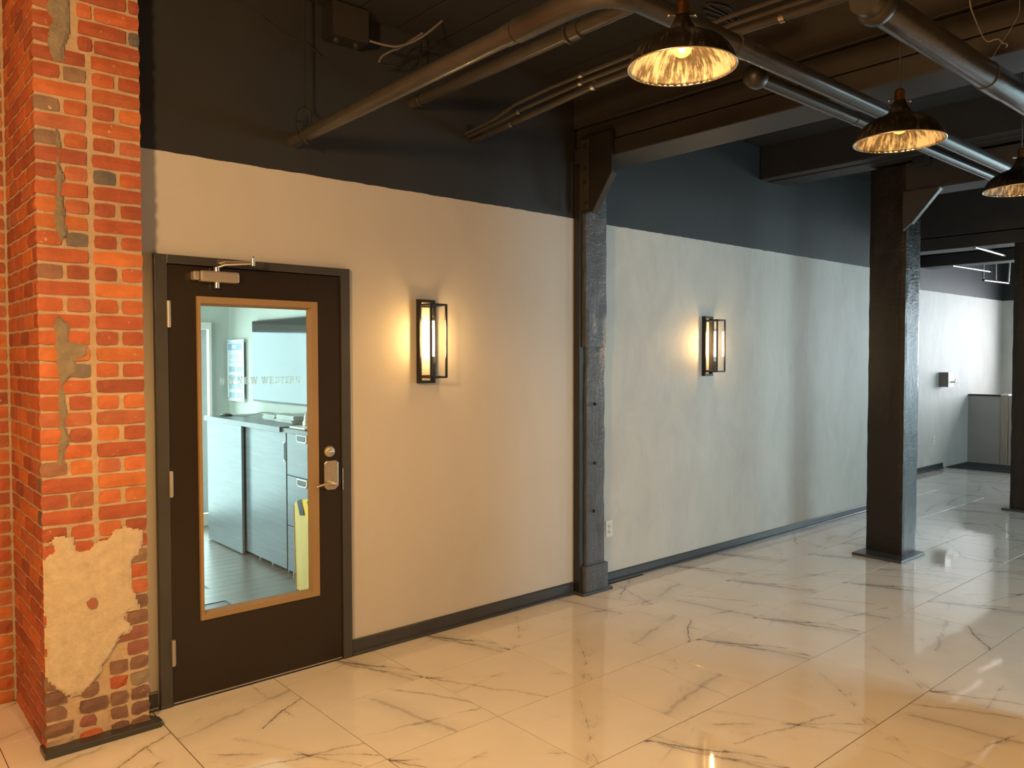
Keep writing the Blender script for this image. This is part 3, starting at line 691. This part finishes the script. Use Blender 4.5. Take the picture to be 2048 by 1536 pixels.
timber('shaft', M_timber2, CL, 5.665, 5.955, -0.600, -0.29, 0.02, 3.30, 0.0028, 110, 8, 3)
CLs = bx('plinth', M_trim, CL, 5.485, 5.86+.10, -0.70+.03, -0.255, 0.0, 0.024, 0.003)
MB().prism([(-0.598, 2.74), (-0.598, 3.06), (-0.88, 3.06), (-0.665, 2.80)], 'x', 5.590, 5.625).build('corbel_plate', M_beam, CL, 0.002)
MB().prism([(-0.66, 2.795), (-0.882, 3.052), (-0.888, 3.047), (-0.666, 2.79)], 'x', 5.588, 5.64).build('plate_flange', M_pipe, CL)
C3 = thing('timber_column', 'dark timber column at the right edge of the photo, farther back than the first', 'column', (8.9, -0.6, 0))
timber('shaft', M_timber2, C3, 8.76, 9.06, -0.78, -0.46, 0.02, 2.96, 0.003, 60, 6, 13)
bx('plinth', M_trim, C3, 8.70, 9.12, -0.84, -0.40, 0, 0.024, 0.003)
def beam(label, x0, x1, y0, y1, z0_, parts):
    t = thing('ceiling_beam', label, 'beam', ((x0+x1)/2, y1, z0_), None)
    for nm, a in parts: bx(nm, M_beam, t, *a, 0.006)
    return t
B1 = beam('heavy dark ceiling beam resting on the grey wall post', 2.88, 3.21, -6.5, .5, 3.05,
  [('lower_member', (2.88, 3.21, -6.5, 0.525, 3.055, 3.165)), ('upper_member', (2.895, 3.20, -6.5, 0.525, 3.175, 3.30)), ('upper_member', (2.87, 3.22, -6.5, .525, 3.305, 3.617))])
MB().cyl((2.878, -.3, 3.42), (2.866, -.3, 3.42), .02, 6).build('bolt', M_dpipe, B1)
B2 = beam('dark ceiling beam with three exposed boards above the free standing column', 5.31, 5.9, -6.5, .5, 3.06,
  [('board', (5.31, 5.43, -6.5, 0.555, 3.315, 3.617)), ('board', (5.46, 5.60, -6.5, 0.555, 3.31, 3.617)), ('board', (5.635, 5.76, -6.5, 0.555, 3.32, 3.617)), ('lower_girder', (5.63, 5.93, -6.5, -0.60, 3.062, 3.30))])
for z in (3.10, 3.21): MB().cyl((5.632, -.90, z), (5.622, -.90, z), .014, 8).build('bolt', M_pipe, B2)
B3 = beam('distant dark ceiling beam running over the farther column', 8.73, 9.05, -6.5, 1.3, 2.95,
  [('lower_member', (8.73, 9.05, -6.5, 1.36, 2.955, 3.10)), ('upper_member', (8.70, 9.08, -6.5, 1.36, 3.11, 3.617))])
B4 = beam('farthest dark ceiling beam above the bright end wall', 10.86, 11.3, -6.5, 1.3, 3.0,
  [('lower_member', (10.86, 11.2, -6.5, 1.36, 3.0, 3.16)), ('upper_member', (10.83, 11.25, -6.5, 1.36, 3.17, 3.617))])
tag(bx('box_light', M_dpipe, None, 5.50, 5.60, -0.80, -0.70, 3.235, 3.31, 0.004), 'small box fixture under the beam just right of the free standing column', 'fixture')

# ------------------------------------------------------------------ pipes
def bend(p0, c, p1, n=8):
    p0, c, p1 = Vector(p0), Vector(c), Vector(p1); return [p0*(1-t)**2+c*2*t*(1-t)+p1*t*t for t in [i/n for i in range(n+1)]]
A = thing('overhead_pipe', 'thick pipe leaving the upper wall above the door and running toward the camera', 'pipe', (0.76, 0.53, 2.85))
MB().cyl((0.76, 0.535, 2.848), (0.76, -1.30, 2.868), 0.036, 24).build('pipe_run', M_pipe, A)
MB().cyl((0.76, -1.22, 2.868), (0.76, -1.27, 2.868), 0.040, 24).cyl((0.76, -1.28, 2.868), (0.76, -1.58, 2.870), 0.044, 24).build('coupling', M_pipe, A)
MB().tube([(0.76, -1.56, 2.87)]+bend((0.76, -1.6, 2.87), (0.76, -1.71, 2.87), (0.88, -1.71, 2.87)), 0.046, 20).build('elbow', M_pipe, A)
A2 = thing('overhead_pipe', 'long grey main pipe running along the ceiling behind the hanging lamps', 'pipe', (0.88, -1.71, 2.87))
MB().cyl((0.87, -1.71, 2.87), (8.6, -1.71, 2.875), 0.037, 28).build('pipe_run', M_pipe, A2)
for x in (1.50, 3.30, 5.2): MB().cyl((x-.035, -1.71, 2.872), (x+.035, -1.71, 2.872), 0.042, 24).build('coupling', M_pipe, A2)
Bp = thing('overhead_pipe', 'second pipe from the wall, beside and above the thick one', 'pipe', (1.519, 0.53, 3.2))
MB().cyl((1.519, 0.535, 3.205), (1.519, -1.50, 3.215), 0.034, 22).build('pipe_run', M_pipe, Bp)
MB().cyl((1.519, -.80, 3.21), (1.519, -.86, 3.21), 0.043, 22).cyl((1.519, -.78, 3.21), (1.519, -.79, 3.21), 0.050, 22).build('coupling', M_pipe, Bp)
Dp = thing('overhead_pipe', 'thinner grey pipe running just below the main pipe, ending at a dark cap', 'pipe', (2.0, -1.5, 2.93))
MB().cyl((1.965, -1.505, 2.915), (8.6, -1.505, 2.918), 0.031, 24).build('pipe_run', M_pipe, Dp)
MB().lathe([(0.0001, -.075), (0.030, -.072), (0.046, -.055), (0.050, -.03), (0.050, 0.0), (0.040, .012), (0.033, .014)], (1.965, -1.505, 2.915), 24, 'x').build('end_cap', M_dpipe, Dp)
MB().cyl((2.84, -1.505, 2.916), (2.88, -1.505, 2.916), 0.034, 22).build('coupling', M_pipe, Dp)
Ep = thing('overhead_pipe', 'thick shiny pipe crossing the upper right corner of the photo', 'pipe', (1.7, -2.18, 2.9))
MB().cyl((1.50, -2.19, 2.892), (8.6, -2.19, 2.892), 0.055, 32).build('pipe_run', M_pipe, Ep)
MB().cyl((2.60, -2.19, 2.892), (2.82, -2.19, 2.892), 0.059, 32).build('coupling', M_pipe, Ep)
MB().lathe([(0.055, -.05), (0.068, -.04), (0.068, 0.0), (0.055, .010)], (1.60, -2.19, 2.892), 28, 'x').build('collar', M_dpipe, Ep)
# hanger
H = thing('pipe_hanger', 'dark threaded rod and clevis ring holding the thick pipe at the wall', 'pipe hanger', (0.76, 0.40, 3.0))
MB().cyl((0.772, 0.42, 3.0), (0.772, 0.42, CZ), 0.005, 8).build('rod', M_dpipe, H)
MB().tube([(0.76, 0.36, 2.80), (0.72, 0.40, 2.85), (0.715, 0.42, 2.92), (0.745, .42, 2.985), (0.772, 0.42, 3.005), (0.80, 0.42, 2.985), (0.81, 0.42, 2.92), (0.80, 0.40, 2.85), (0.76, 0.36, 2.80)], 0.006, 8).build('clevis', M_dpipe, H)
MB().tube([(0.715, 0.42, 2.925), (0.82, 0.42, 2.92)], 0.005, 8).build('cross_bolt', M_dpipe, H)
H2 = thing('pipe_hanger', 'dark clamp ring around the second pipe near the wall', 'pipe hanger', (1.519, .42, 3.2))
MB().lathe([(0.040, -.012), (0.040, .012), (0.036, .012), (0.036, -.012)], (1.519, 0.44, 3.206), 20, 'y').build('ring', M_dpipe, H2)
MB().cyl((1.519, .44, 3.245), (1.519, .44, CZ), 0.005, 8).build('rod', M_dpipe, H2)
# conduits
def conduit_run(label, pts, r, clamps=()):
    t = thing('conduit', label, 'conduit', pts[0]); MB().tube(pts, r, 10).build('conduit_run', M_pipe, t)
    for p in clamps: MB().lathe([(r+.004, -.012), (r+.004, .012)], p, 14, 'y').build('coupling', M_steel, t)
conduit_run('lowest of the bundled conduits, straight from the wall past the lamp', [(1.975, 0.53, 3.065), (1.97, 0.0, 3.10), (1.965, -.5, 3.135), (1.96, -.8, 3.14), (1.96, -1.4, 3.145), (1.955, -2.3, 3.115)], 0.018, [(1.97, 0.15, 3.09), (1.965, -.52, 3.135), (1.96, -1.62, 3.138)])
conduit_run('middle of the bundled conduits bowing slightly above the straight one', [(1.940, 0.53, 3.087), (1.940, 0.2, 3.112), (1.94, 0.0, 3.138), (1.94, -.3, 3.155), (1.94, -.5, 3.166), (1.94, -1.4, 3.176), (1.94, -2.3, 3.146)], 0.012, [(1.94, 0.05, 3.13), (1.94, -.45, 3.164)])
conduit_run('uppermost of the bundled conduits with the strongest bow', [(1.915, 0.53, 3.10), (1.915, 0.25, 3.125), (1.91, 0.05, 3.165), (1.91, -.25, 3.185), (1.91, -.5, 3.19), (1.91, -1.4, 3.202), (1.91, -2.3, 3.175)], 0.011, [(1.91, -.48, 3.19)])
tag(bx('wall_hole', simple('black_void', (0.003, 0.003, 0.003), 0.9), None, 1.935, 2.03, 0.523, 0.5295, 3.10, 3.16), 'small dark square hole in the upper wall where the conduits enter', 'hole')
# electrical box
EB = thing('electrical_box', 'dark metal electrical box high on the wall near the ceiling', 'electrical box', (1.03, 0.53, 3.4))
bx('case', M_dpipe, EB, 0.93, 1.15, 0.40, 0.529, 3.42, 3.60, 0.004)
bx('cover', M_beam, EB, 0.935, 1.145, 0.393, 0.3995, 3.425, 3.595, 0.002)
for x in (0.98, 1.10): MB().cyl((x, 0.46, 3.405), (x, 0.46, 3.42), 0.016, 10).build('knockout', M_pipe, EB)
# cables
def cable(label, pts, r=0.006, mat=M_gwire):
    P = [Vector(p) for p in pts]; out = []
    for i in range(len(P)-1):
        a, b_, c, d = P[max(0, i-1)], P[i], P[i+1], P[min(len(P)-1, i+2)]
        for k_ in range(6):
            t = k_/6; out.append(0.5*((2*b_)+(c-a)*t+(2*a-5*b_+4*c-d)*t*t+(3*b_-a-3*c+d)*t**3))
    out.append(P[-1]); return tag(MB().tube(out, r, 8).build('cable', mat), label, 'cable')
cable('tan cable hanging in a curve from the ceiling toward the upper wall', [on(1, .3, 740, 82), on(1, .3, 770, 90), on(1, .3, 800, 92), on(1, .28, 840, 76), on(1, .26, 880, 45), on(1, .24, 905, 18), on(1, .22, 935, -18)], 0.0065)
cable('short loose cable end drooping below the curved tan cable', [on(1, .33, 758, 124), on(1, .33, 765, 112), on(1, .33, 785, 101), on(1, .33, 802, 94), on(1, .33, 845, 66)], 0.006)
cable('thin black cable looping under the tan cables near the pipe', [on(1, .4, 760, 128), on(1, .4, 800, 128), on(1, .4, 822, 102), on(1, .4, 845, 96), on(1, .4, 885, 108), on(1, .4, 920, 120)], 0.004, M_dpipe)
cable('thin dark cable sagging across the dark upper wall', [on(1, .50, 465, -5), on(1, .50, 512, 25), on(1, .50, 560, 60), on(1, .50, 600, 75), on(1, .50, 640, 110)], 0.003, M_dpipe)
cable('curly grey loose wire hanging near the upper right corner', [on(2, 3.05, 1940, -20), on(2, 2.98, 1941, 12), on(2, 2.95, 1955, 50), on(2, 2.94, 1966, 74), on(2, 2.93, 1976, 83), on(2, 2.93, 1995, 78), on(2, 2.92, 2006, 86), on(2, 2.92, 2014, 88), on(2, 2.92, 2012, 94)], 0.0028)
cable('hair thin wire slanting down behind the curly grey wire', [on(2, 3.0, 2039, -15), on(2, 3.0, 2038, 25), on(2, 3.0, 2020, 60), on(2, 3.0, 2000, 90), on(2, 3.0, 1985, 115)], 0.0012)
def tangle(u, v, n, seed):
    rr = random.Random(seed); pts = [on(2, 3.35+rr.uniform(-.03, .03), u+rr.uniform(-45, 45), v+rr.uniform(-28, 28)) for _ in range(n)]
    return pts
cable('tangle of dark wires bunched above the main pipe behind the first lamp', tangle(1450, 25, 9, 4), 0.007, M_dpipe)
# far sprinkler pipes
def far_pipe(label, segs, r=0.014):
    t = thing('sprinkler_pipe', label, 'pipe', segs[0][0])
    for a, b_ in segs: MB().cyl(a, b_, r, 10).build('pipe_run', M_steel, t)
    for a, b_ in segs: MB().sphere(b_, r*1.5, 10, 8).build('fitting', M_dpipe, t)
q1, q2 = on(2, 2.9, 1950, 494), on(2, 2.9, 2007, 510)
far_pipe('bright thin pipe under the far beam right of the free standing column', [(q1, q2)])
q1, q2 = on(2, 2.9, 1905, 531), on(2, 2.9, 1980, 543)
q3 = on(0, q2.x, 1967, 520); q4 = on(0, q2.x, 1967, 560); q5 = on(2, q4.z, 2017, 566); q6 = on(0, q5.x, 2020, 523); q7 = on(0, q5.x-.3, 1992, 522); q8 = on(0, q5.x-.3, 1992, 562)
far_pipe('pale sprinkler pipe with drops and elbows against the bright far wall', [(q1, q2), (q3, q4), (q4, q5), (q6, q5), (q7, q8)], 0.013)

# ------------------------------------------------------------------ pendant lamps
def pendant(loc, label, power=62):
    t = thing('pendant_lamp', label, 'lamp', loc, 'bronze dome pendants in a row'); x, y, z = loc
    R_ = 0.1675
    prof = [(R_, 0), (0.1655, 0.010), (0.158, 0.030), (0.146, 0.050), (0.126, 0.070), (0.100, 0.086), (0.072, 0.097), (0.055, 0.104), (0.044, 0.114), (0.034, 0.130), (0.026, 0.146), (0.022, 0.160)]
    inner = [(max(.001, r-.003), h-.002) for r, h in prof[::-1]]
    MB().lathe(prof+[(0.0215, 0.160)]+inner+[(R_, 0)], loc, 64).build('lamp_shade', M_shade, t)
    MB().tube([(x+(R_-.0005)*cos(a*pi/24), y+(R_-.0005)*sin(a*pi/24), z) for a in range(49)], 0.0028, 8, False).build('rim', simple('pale_rim_metal', (0.75, 0.68, 0.55), 0.3, 1.0) if 'pale_rim_metal' not in MATS else MATS['pale_rim_metal'], t)
    MB().lathe([(0.022, 0.158), (0.0215, 0.165), (0.0195, 0.168), (0.0195, 0.196), (0.0165, 0.202), (0.010, 0.208), (0.0001, 0.209)], loc, 24).build('socket', M_brass, t)
    for s in (-1, 1): MB().cyl((x+s*.022*cos(.7), y-s*.022*sin(.7), z+.160), (x+s*.040*cos(.7), y-s*.040*sin(.7), z+.160), 0.003, 8).sphere((x+s*.041*cos(.7), y-s*.041*sin(.7), z+.160), 0.006, 10, 6).build('thumb_screw', M_steel, t)
    MB().cyl((x, y, z+.205), (x, y, CZ-.02), 0.0035, 8).build('cord', M_wire, t)
    MB().lathe([(0.055, 0), (0.05, 0.02), (0.001, 0.03)], (x, y, CZ-.05), 20).build('canopy', M_dpipe, t)
    b = MB().sphere((x, y, z+.062), 0.0315, 20, 12).lathe([(0.020, .086), (0.014, .105), (0.013, .15)], loc, 16).build('bulb', M_globe, t)
    MB().sphere((x, y, z+.060), 0.0105, 10, 8, 1.6).build('filament', M_pfil, b)
    p = point('pendant_glow', (x, y, z+.058), power, WARM, 0.012); p.data.shadow_soft_size = 0.030
    return t
PL = [((0.901, -1.896, 2.600), 'largest and nearest bronze dome pendant lamp, hanging at the top centre'),
      ((2.092, -2.055, 2.548), 'middle bronze dome pendant lamp, hanging in front of the black column'),
      ((3.44, -2.085, 2.540), 'farthest bronze dome pendant lamp, cut off by the right edge')]
for (l, lab), pw in zip(PL, (80, 52, 32)): pendant(l, lab, pw)
pendant((-0.35, -1.75, 2.60), 'bronze dome pendant lamp out of view left of the nearest one', 230)
pendant((0.70, -3.75, 2.60), 'unseen bronze dome pendant lamp added off to the right to brighten the near floor', 130)  # invented lamp outside the view, brightens the near floor
pendant((-0.9, -4.6, 2.60), 'unseen bronze dome pendant lamp added behind the camera for more warm light', 60)  # another invented lamp of the same added row, behind the camera

# ------------------------------------------------------------------ wall lamps
def sconce(x, yw, label):
    zc = 1.795; t = thing('wall_lamp', label, 'lamp', (x, yw, zc-.25), 'black framed glass wall lamps')
    w2 = 0.058; d0 = yw; d1 = yw-.022; f0, f1 = yw-.035, yw-.150; zb, zt = 1.580, 2.010; b = 0.0055
    MB().box(x-w2, x-w2+.016, d1-.012, d0, 1.542, 2.045).box(x+w2-.016, x+w2, d1-.012, d0, 1.542, 2.045).box(x-w2+.016, x+w2-.016, d1-.012, d0, 2.029, 2.045).box(x-w2+.016, x+w2-.016, d1-.012, d0, 1.542, 1.558).build('backplate', M_black, t)
    m = MB()
    for sx in (-1, 1):
        xa = x+sx*(w2-.003)-b; 
        for yy in (f0, f1): m.box(xa, xa+2*b, yy-b, yy+b, zb, zt)
        for zz in (zb, zt): m.box(xa, xa+2*b, f1, f0, zz-b, zz+b)
    for yy in (f0, f1):
        for zz in (zb, zt): m.box(x-w2, x+w2, yy-b, yy+b, zz-b, zz+b)
    m.box(x-w2, x+w2, f0-.004, d1, zt-.012, zt).box(x-w2, x+w2, f0-.004, d1, zb, zb+.012)
    m.build('frame', M_black, t)
    bx('pane', M_glass, t, x-w2+.006, x+w2-.006, f1+.001, f1+.003, zb, zt)
    bx('pane', M_glass, t, x-w2+.001, x-w2+.003, f1+.006, f0-.006, zb, zt)
    bx('pane', M_glass, t, x+w2-.003, x+w2-.001, f1+.006, f0-.006, zb, zt)
    yc = yw-.092
    bx('tray', M_black, t, x-.014, x+.014, f1+.004, f0, zb-.006, zb+.004)
    MB().cyl((x, yc, zb+.004), (x, yc, zb+.085), 0.0155, 16).build('socket', M_steel if False else M_dpipe, t)
    bl = MB().lathe([(0.0135, .085), (0.0145, .10), (0.0145, .34), (0.010, .362), (0.0001, .370)], (x, yc, zb), 18).build('bulb', M_glass, t)
    fl = MB()
    for a in range(4):
        fl.cyl((x+.006*cos(a*pi/2), yc+.006*sin(a*pi/2), zb+.125), (x+.006*cos(a*pi/2), yc+.006*sin(a*pi/2), zb+.335), 0.0028, 6)
    fl.build('filament', M_fil, bl)
    l = area('wall_lamp_glow', (x, yc, zb+.23), (x, yc-1, zb+.23), 0.02, 0.2, 0, WARM)
    bpy.data.objects.remove(l)
    return t
sconce(1.596, 0.530, 'black framed glass wall lamp beside the brown door')
sconce(4.508, 0.56, 'black framed glass wall lamp on the right wall, beyond the timber post')

# ------------------------------------------------------------------ outlets, wall devices
def outlet(x, y, z, label):
    t = thing('wall_outlet', label, 'outlet', (x, y, z))
    bx('cover_plate', M_white, t, x-.036, x+.036, y-.007, y-.0005, z-.062, z+.062, 0.003)
    for s in (-1, 1):
        MB().lathe([(0.0165, 0), (0.0165, .003), (0.001, .003)], (x, y-.007, z+s*.020), 16, 'y').build('socket', M_white, t)
        MB().box(x-.008, x-.005, y-.0112, y-.010, z+s*.020-.004, z+s*.020+.006).box(x+.005, x+.008, y-.0112, y-.010, z+s*.020-.004, z+s*.020+.006).build('slot', M_black, t)
outlet(3.288, 0.56, 0.408, 'white double power outlet low on the wall just right of the timber post')
outlet(11.44, 1.37, 0.457, 'tiny white power outlet low on the far wall')
AB = thing('access_device', 'dark boxy wall device with white front and chrome lever on the far wall', 'wall device', (11.68, 1.37, 1.36))
bx('case', simple('grey_case', (0.16, 0.14, 0.13), 0.5), AB, 11.60, 11.78, 1.24, 1.369, 1.255, 1.475, 0.004)
bx('face', M_white, AB, 11.60, 11.80, 1.232, 1.2395, 1.25, 1.48, 0.002)
MB().cyl((11.74, 1.232, 1.33), (11.74, 1.18, 1.33), 0.014, 10).tube([(11.74, 1.185, 1.33), (11.80, 1.175, 1.325), (11.88, 1.17, 1.34)], 0.011, 8).tube([(11.76, 1.19, 1.33), (11.76, 1.19, 1.38)], 0.010, 8).build('lever', M_steel, AB)

# ------------------------------------------------------------------ far corner
WLO = struct(MB().box(12.80, 12.90, 0.895, 1.369, 0, 1.085).build('wall_low', M_fabric))
bx('cap', M_beam, WLO, 12.785, 12.915, 0.90, 1.369, 1.085, 1.11, 0.003)
struct(MB().box(12.80, 12.90, -2.4, 0.78, 0, 1.10).build('wall_shadow_caster', M_fabric))  # unseen low wall, added to throw shade on the far wall's foot
TP = thing('partition_post', 'pale oak end post of the low partition beside the farther column', 'post', (12.85, 0.86, 0))
bx('shaft', M_wood, TP, 12.79, 12.91, 0.80, 0.893, 0, 1.10, 0.004); bx('cap', M_white, TP, 12.775, 12.925, 0.785, 0.8975, 1.10, 1.125, 0.003)
tag(bx('floor_mat', M_mat, None, 11.93, 12.79, 0.30, 1.365, 0.0015, 0.012, 0.003), 'dark grey mat on the floor in front of the low partition', 'mat')

# ------------------------------------------------------------------ office behind the door
OX0, OX1, OY1 = -0.06, 2.02, 4.95
struct(MB().box(OX1, OX1+.08, 0.66, OY1, 0, 2.9).build('wall_office', M_owall))
ob = MB().box(OX0-.08, OX0, 0.66, OY1, 0, 0.7).box(OX0-.08, OX0, 0.66, OY1, 2.5, 2.9).box(OX0-.08, OX0, 0.66, 1.9, 0.7, 2.5).box(OX0-.08, OX0, 3.9, OY1, .7, 2.5)
struct(ob.build('wall_office_window_side', M_owall)); window('window_4', -0.12, -0.08, 1.9, 3.9, .7, 2.5, 3, 'y')
struct(MB().box(OX0, 0.15, 4.62+.1, OY1, 0, 2.9).box(1.81, OX1, 4.70, OY1, 0, 2.9).box(.15, 1.81, 4.70, OY1, 2.06, 2.9).build('wall_office_back', M_owall))
struct(MB().box(OX0-.1, OX1+.1, 0.66, OY1, 2.9, 2.95).build('ceiling_office', M_owall))
of = struct(MB().box(OX0-.1, OX1+.1, 0.56, OY1, -0.06, -0.004).build('floor_office', M_bsack))
pm = bpy.data.meshes.new('plank'); pb = MB().box(-.6, .6, -.06, .06, -.004, 0); pb.v = [v*Vector((0.9985, 0.985, 1)) if False else v for v in pb.v]
pm.from_pydata([(v.x*.9985, v.y*.983, v.z) for v in pb.v], [], pb.f); pm.update(); pm.materials.append(M_plank)
for r_ in range(34):
    y = 0.64+r_*.12
    for q in range(2):
        if 0.40+q*1.2-((r_*0.37) % 0.5) < 0.545: continue
        o = bpy.data.objects.new('plank', pm); COL.objects.link(o); o.parent = of; o.location = (0.40+q*1.2-((r_*0.37) % 0.5), y, 0.0)
# bright glazed door at the back of the office
d2 = struct(MB().box(.15, .21, 4.62, 4.68, 0, 2.06).box(1.785, 1.81, 4.62, 4.68, 0, 2.06).box(.21, 1.785, 4.62, 4.68, 1.99, 2.06).box(.21, 1.785, 4.62, 4.68, 0, .12).box(.93, 1.0, 4.62, 4.68, .12, 1.99).build('door_2', M_white))
bx('pane', M_glass, d2, .21, 1.785, 4.655, 4.66, .12, 1.99)
# storage cabinets
cx = 1.54; cb = 2.015
SD = thing('storage_cabinet', 'tall-fronted dark oak cabinet with one sliding door, at the left behind the glass', 'cabinet', (1.7, 3.2, 0))
bx('body', M_cab, SD, cx+.03, cb, 2.365, 3.99, 0.03, 1.115, 0.002)
bx('door', M_cab, SD, cx-.012, cx+.010, 3.185, 3.985, 0.012, 1.118, 0.002)
d3 = bx('door', M_cab, SD, cx+.012, cx+.028, 2.365, 3.03, 0.04, 1.118, 0.002)
MB().box(cx+.006, cx+.0125, 2.375, 2.40, 0.89, 1.04).build('handle', M_steel, d3)
MB().box(cx+.004, cx+.0115, 2.381, 2.394, 0.90, 1.03).build('handle_recess', M_bsack, d3)
for y in (2.45, 2.75, 3.0, 3.9): MB().cyl((cx+.08, y, 0), (cx+.08, y, .035), .02, 8).build('foot', M_steel, SD)
DR = thing('drawer_cabinet', 'dark oak drawer cabinet with white ringed finger pulls, seen at the right of the glass', 'cabinet', (1.7, 1.9, 0))
bx('body', M_cab, DR, cx+.03, cb, 1.55, 2.350, 0.03, 1.115, 0.002)
for a, b_ in ((0.79, 1.118), (0.395, 0.783), (0.04, 0.388)):
    dd = bx('drawer', M_cab, DR, cx+.012, cx+.028, 1.56, 2.346, a, b_, 0.002)
    if b_ > .5:
        yy, zz = 2.085, b_-.03
        MB().prism([(yy-.085, zz+.028), (yy+.085, zz+.028), (yy+.085, zz-.020), (yy+.065, zz-.034), (yy-.065, zz-.034), (yy-.085, zz-.020)], 'x', cx+.004, cx+.0125).build('pull', M_white, dd, .003)
        MB().prism([(yy-.068, zz+.018), (yy+.068, zz+.018), (yy+.068, zz-.014), (yy+.055, zz-.022), (yy-.055, zz-.022), (yy-.068, zz-.014)], 'x', cx+.001, cx+.0045).build('pull_recess', M_bsack, dd)
for y in (1.65, 2.3): MB().cyl((cx+.05, y, 0), (cx+.05, y, .035), .02, 8).build('foot', M_steel, DR)
tag(bx('worktop', M_ctop, None, cx-.03, cb, 2.385, 4.02, 1.119, 1.16, 0.003), 'dark worktop over the sliding door cabinet behind the glass', 'worktop')
tag(bx('worktop', M_ctop, None, cx-.012, cb, 1.55, 2.380, 1.119, 1.152, 0.003), 'dark worktop over the drawer cabinet behind the glass', 'worktop')
TV = thing('wall_screen', 'large black flat screen on the office wall, reflecting pale windows', 'screen', (2.0, 3.3, 1.67))
bx('bezel', M_bsack, TV, 1.972, 2.015, 2.45, 3.99, 1.285, 2.055, 0.004)
bx('panel', M_screen, TV, 1.968, 1.9725, 2.462, 3.978, 1.300, 2.043)
SG = thing('wall_poster', 'white sign panel with pale cards and a blue heading on standoffs, left of the screen', 'sign', (2.0, 4.45, 1.57))
dy0, dy1 = 4.235, 4.655
bx('panel', M_paper, SG, 1.985, 1.990, dy0, dy1, 1.262, 1.887, 0.001)
bx('heading', M_blue, SG, 1.982, 1.9845, dy0+.05, dy1-.02, 1.78, 1.845)
bx('emblem', M_paper, SG, 1.980, 1.9825, dy0+.17, dy1-.14, 1.795, 1.835)
for z in (1.72, 1.70, 1.655): bx('text_line', M_pcard, SG, 1.982, 1.9845, dy0+.05, dy1-.05, z, z+.006)
for q in range(4):
    for s in range(2):
        a = dy0+.035+s*.19; bx('card', M_pcard, SG, 1.982, 1.9845, a, a+.15, 1.295+q*.088, 1.295+q*.088+.055)
for y in (dy0+.02, dy1-.02):
    for z in (1.285, 1.865): MB().cyl((1.978, y, z), (2.018, y, z), .008, 10).build('standoff', M_steel, SG)
PB = thing('plywood_board', 'yellowish plywood panel with black and yellow taped corner leaning by the drawers', 'board', (1.40, 1.8, 0))
def slab(name, mat, pts, x0, x1, bev=0): return MB().prism(pts, 'x', x0, x1).build(name, mat, PB, bev)
slab('sheet', M_ply, [(1.40, 0.004), (1.935, 0.004), (1.960, 0.62), (1.925, 0.66), (1.40, 0.74)], 1.425, 1.440)
slab('edge', M_plyedge, [(1.935, 0.004), (1.940, 0.004), (1.965, 0.62), (1.960, 0.62)], 1.420, 1.445)
slab('tape', M_yel, [(1.40, 0.50), (1.70, 0.45), (1.78, 0.60), (1.86, 0.672), (1.40, 0.745)], 1.421, 1.4245)
for a in (1.86, 1.70, 1.55): slab('tape_stripe', M_bsack, [(a-.07, 0.57+(1.86-a)*.1), (a, 0.56+(1.86-a)*.1), (a+.045, 0.66+(1.86-a)*.1), (a-.03, 0.68+(1.86-a)*.1)], 1.418, 1.4205)
# things on the worktop
def stack(name, label, x0, x1, y0, y1, n, z=1.161, mat=M_book, dz=0.012, cat='papers'):
    t = thing(name, label, cat, ((x0+x1)/2, (y0+y1)/2, z))
    for q in range(n):
        a = random.uniform(-.008, .008); bx('sheaf', mat, t, x0+a, x1+a, y0-a, y1-a, z+q*dz, z+(q+1)*dz-.001, .001)
stack('paper_stack', 'left stack of grey papers on the worktop under the screen', 1.74, 1.96, 2.98, 3.22, 4)
stack('paper_stack', 'right, wider stack of grey papers on the worktop under the screen', 1.72, 1.97, 2.60, 2.93, 5)
tag(MB().lathe([(0.0001, 0), (0.05, 0), (0.058, .010), (0.03, .022), (0.0001, .026)], (1.66, 3.86, 1.1605), 20).build('puck', M_bsack), 'small round black device near the left end of the worktop', 'device')
cable('thin grey cable curving across the worktop from the black device', [(1.70, 3.82, 1.165), (1.78, 3.65, 1.168), (1.86, 3.50, 1.20), (1.95, 3.42, 1.19), (1.99, 3.36, 1.165)], 0.004)
ND = thing('desk_figure', 'small silver bottle on a white tray at the right end of the worktop', 'ornament', (1.68, 2.26, 1.153))
bx('tray', M_white, ND, 1.56, 1.72, 2.06, 2.32, 1.1535, 1.168, .004)
MB().lathe([(0.022, 0), (0.024, .03), (0.012, .05), (0.014, .07), (0.006, .085), (0.005, .11), (0.0001, .112)], (1.66, 2.24, 1.1685), 16).build('bottle', M_steel, ND)
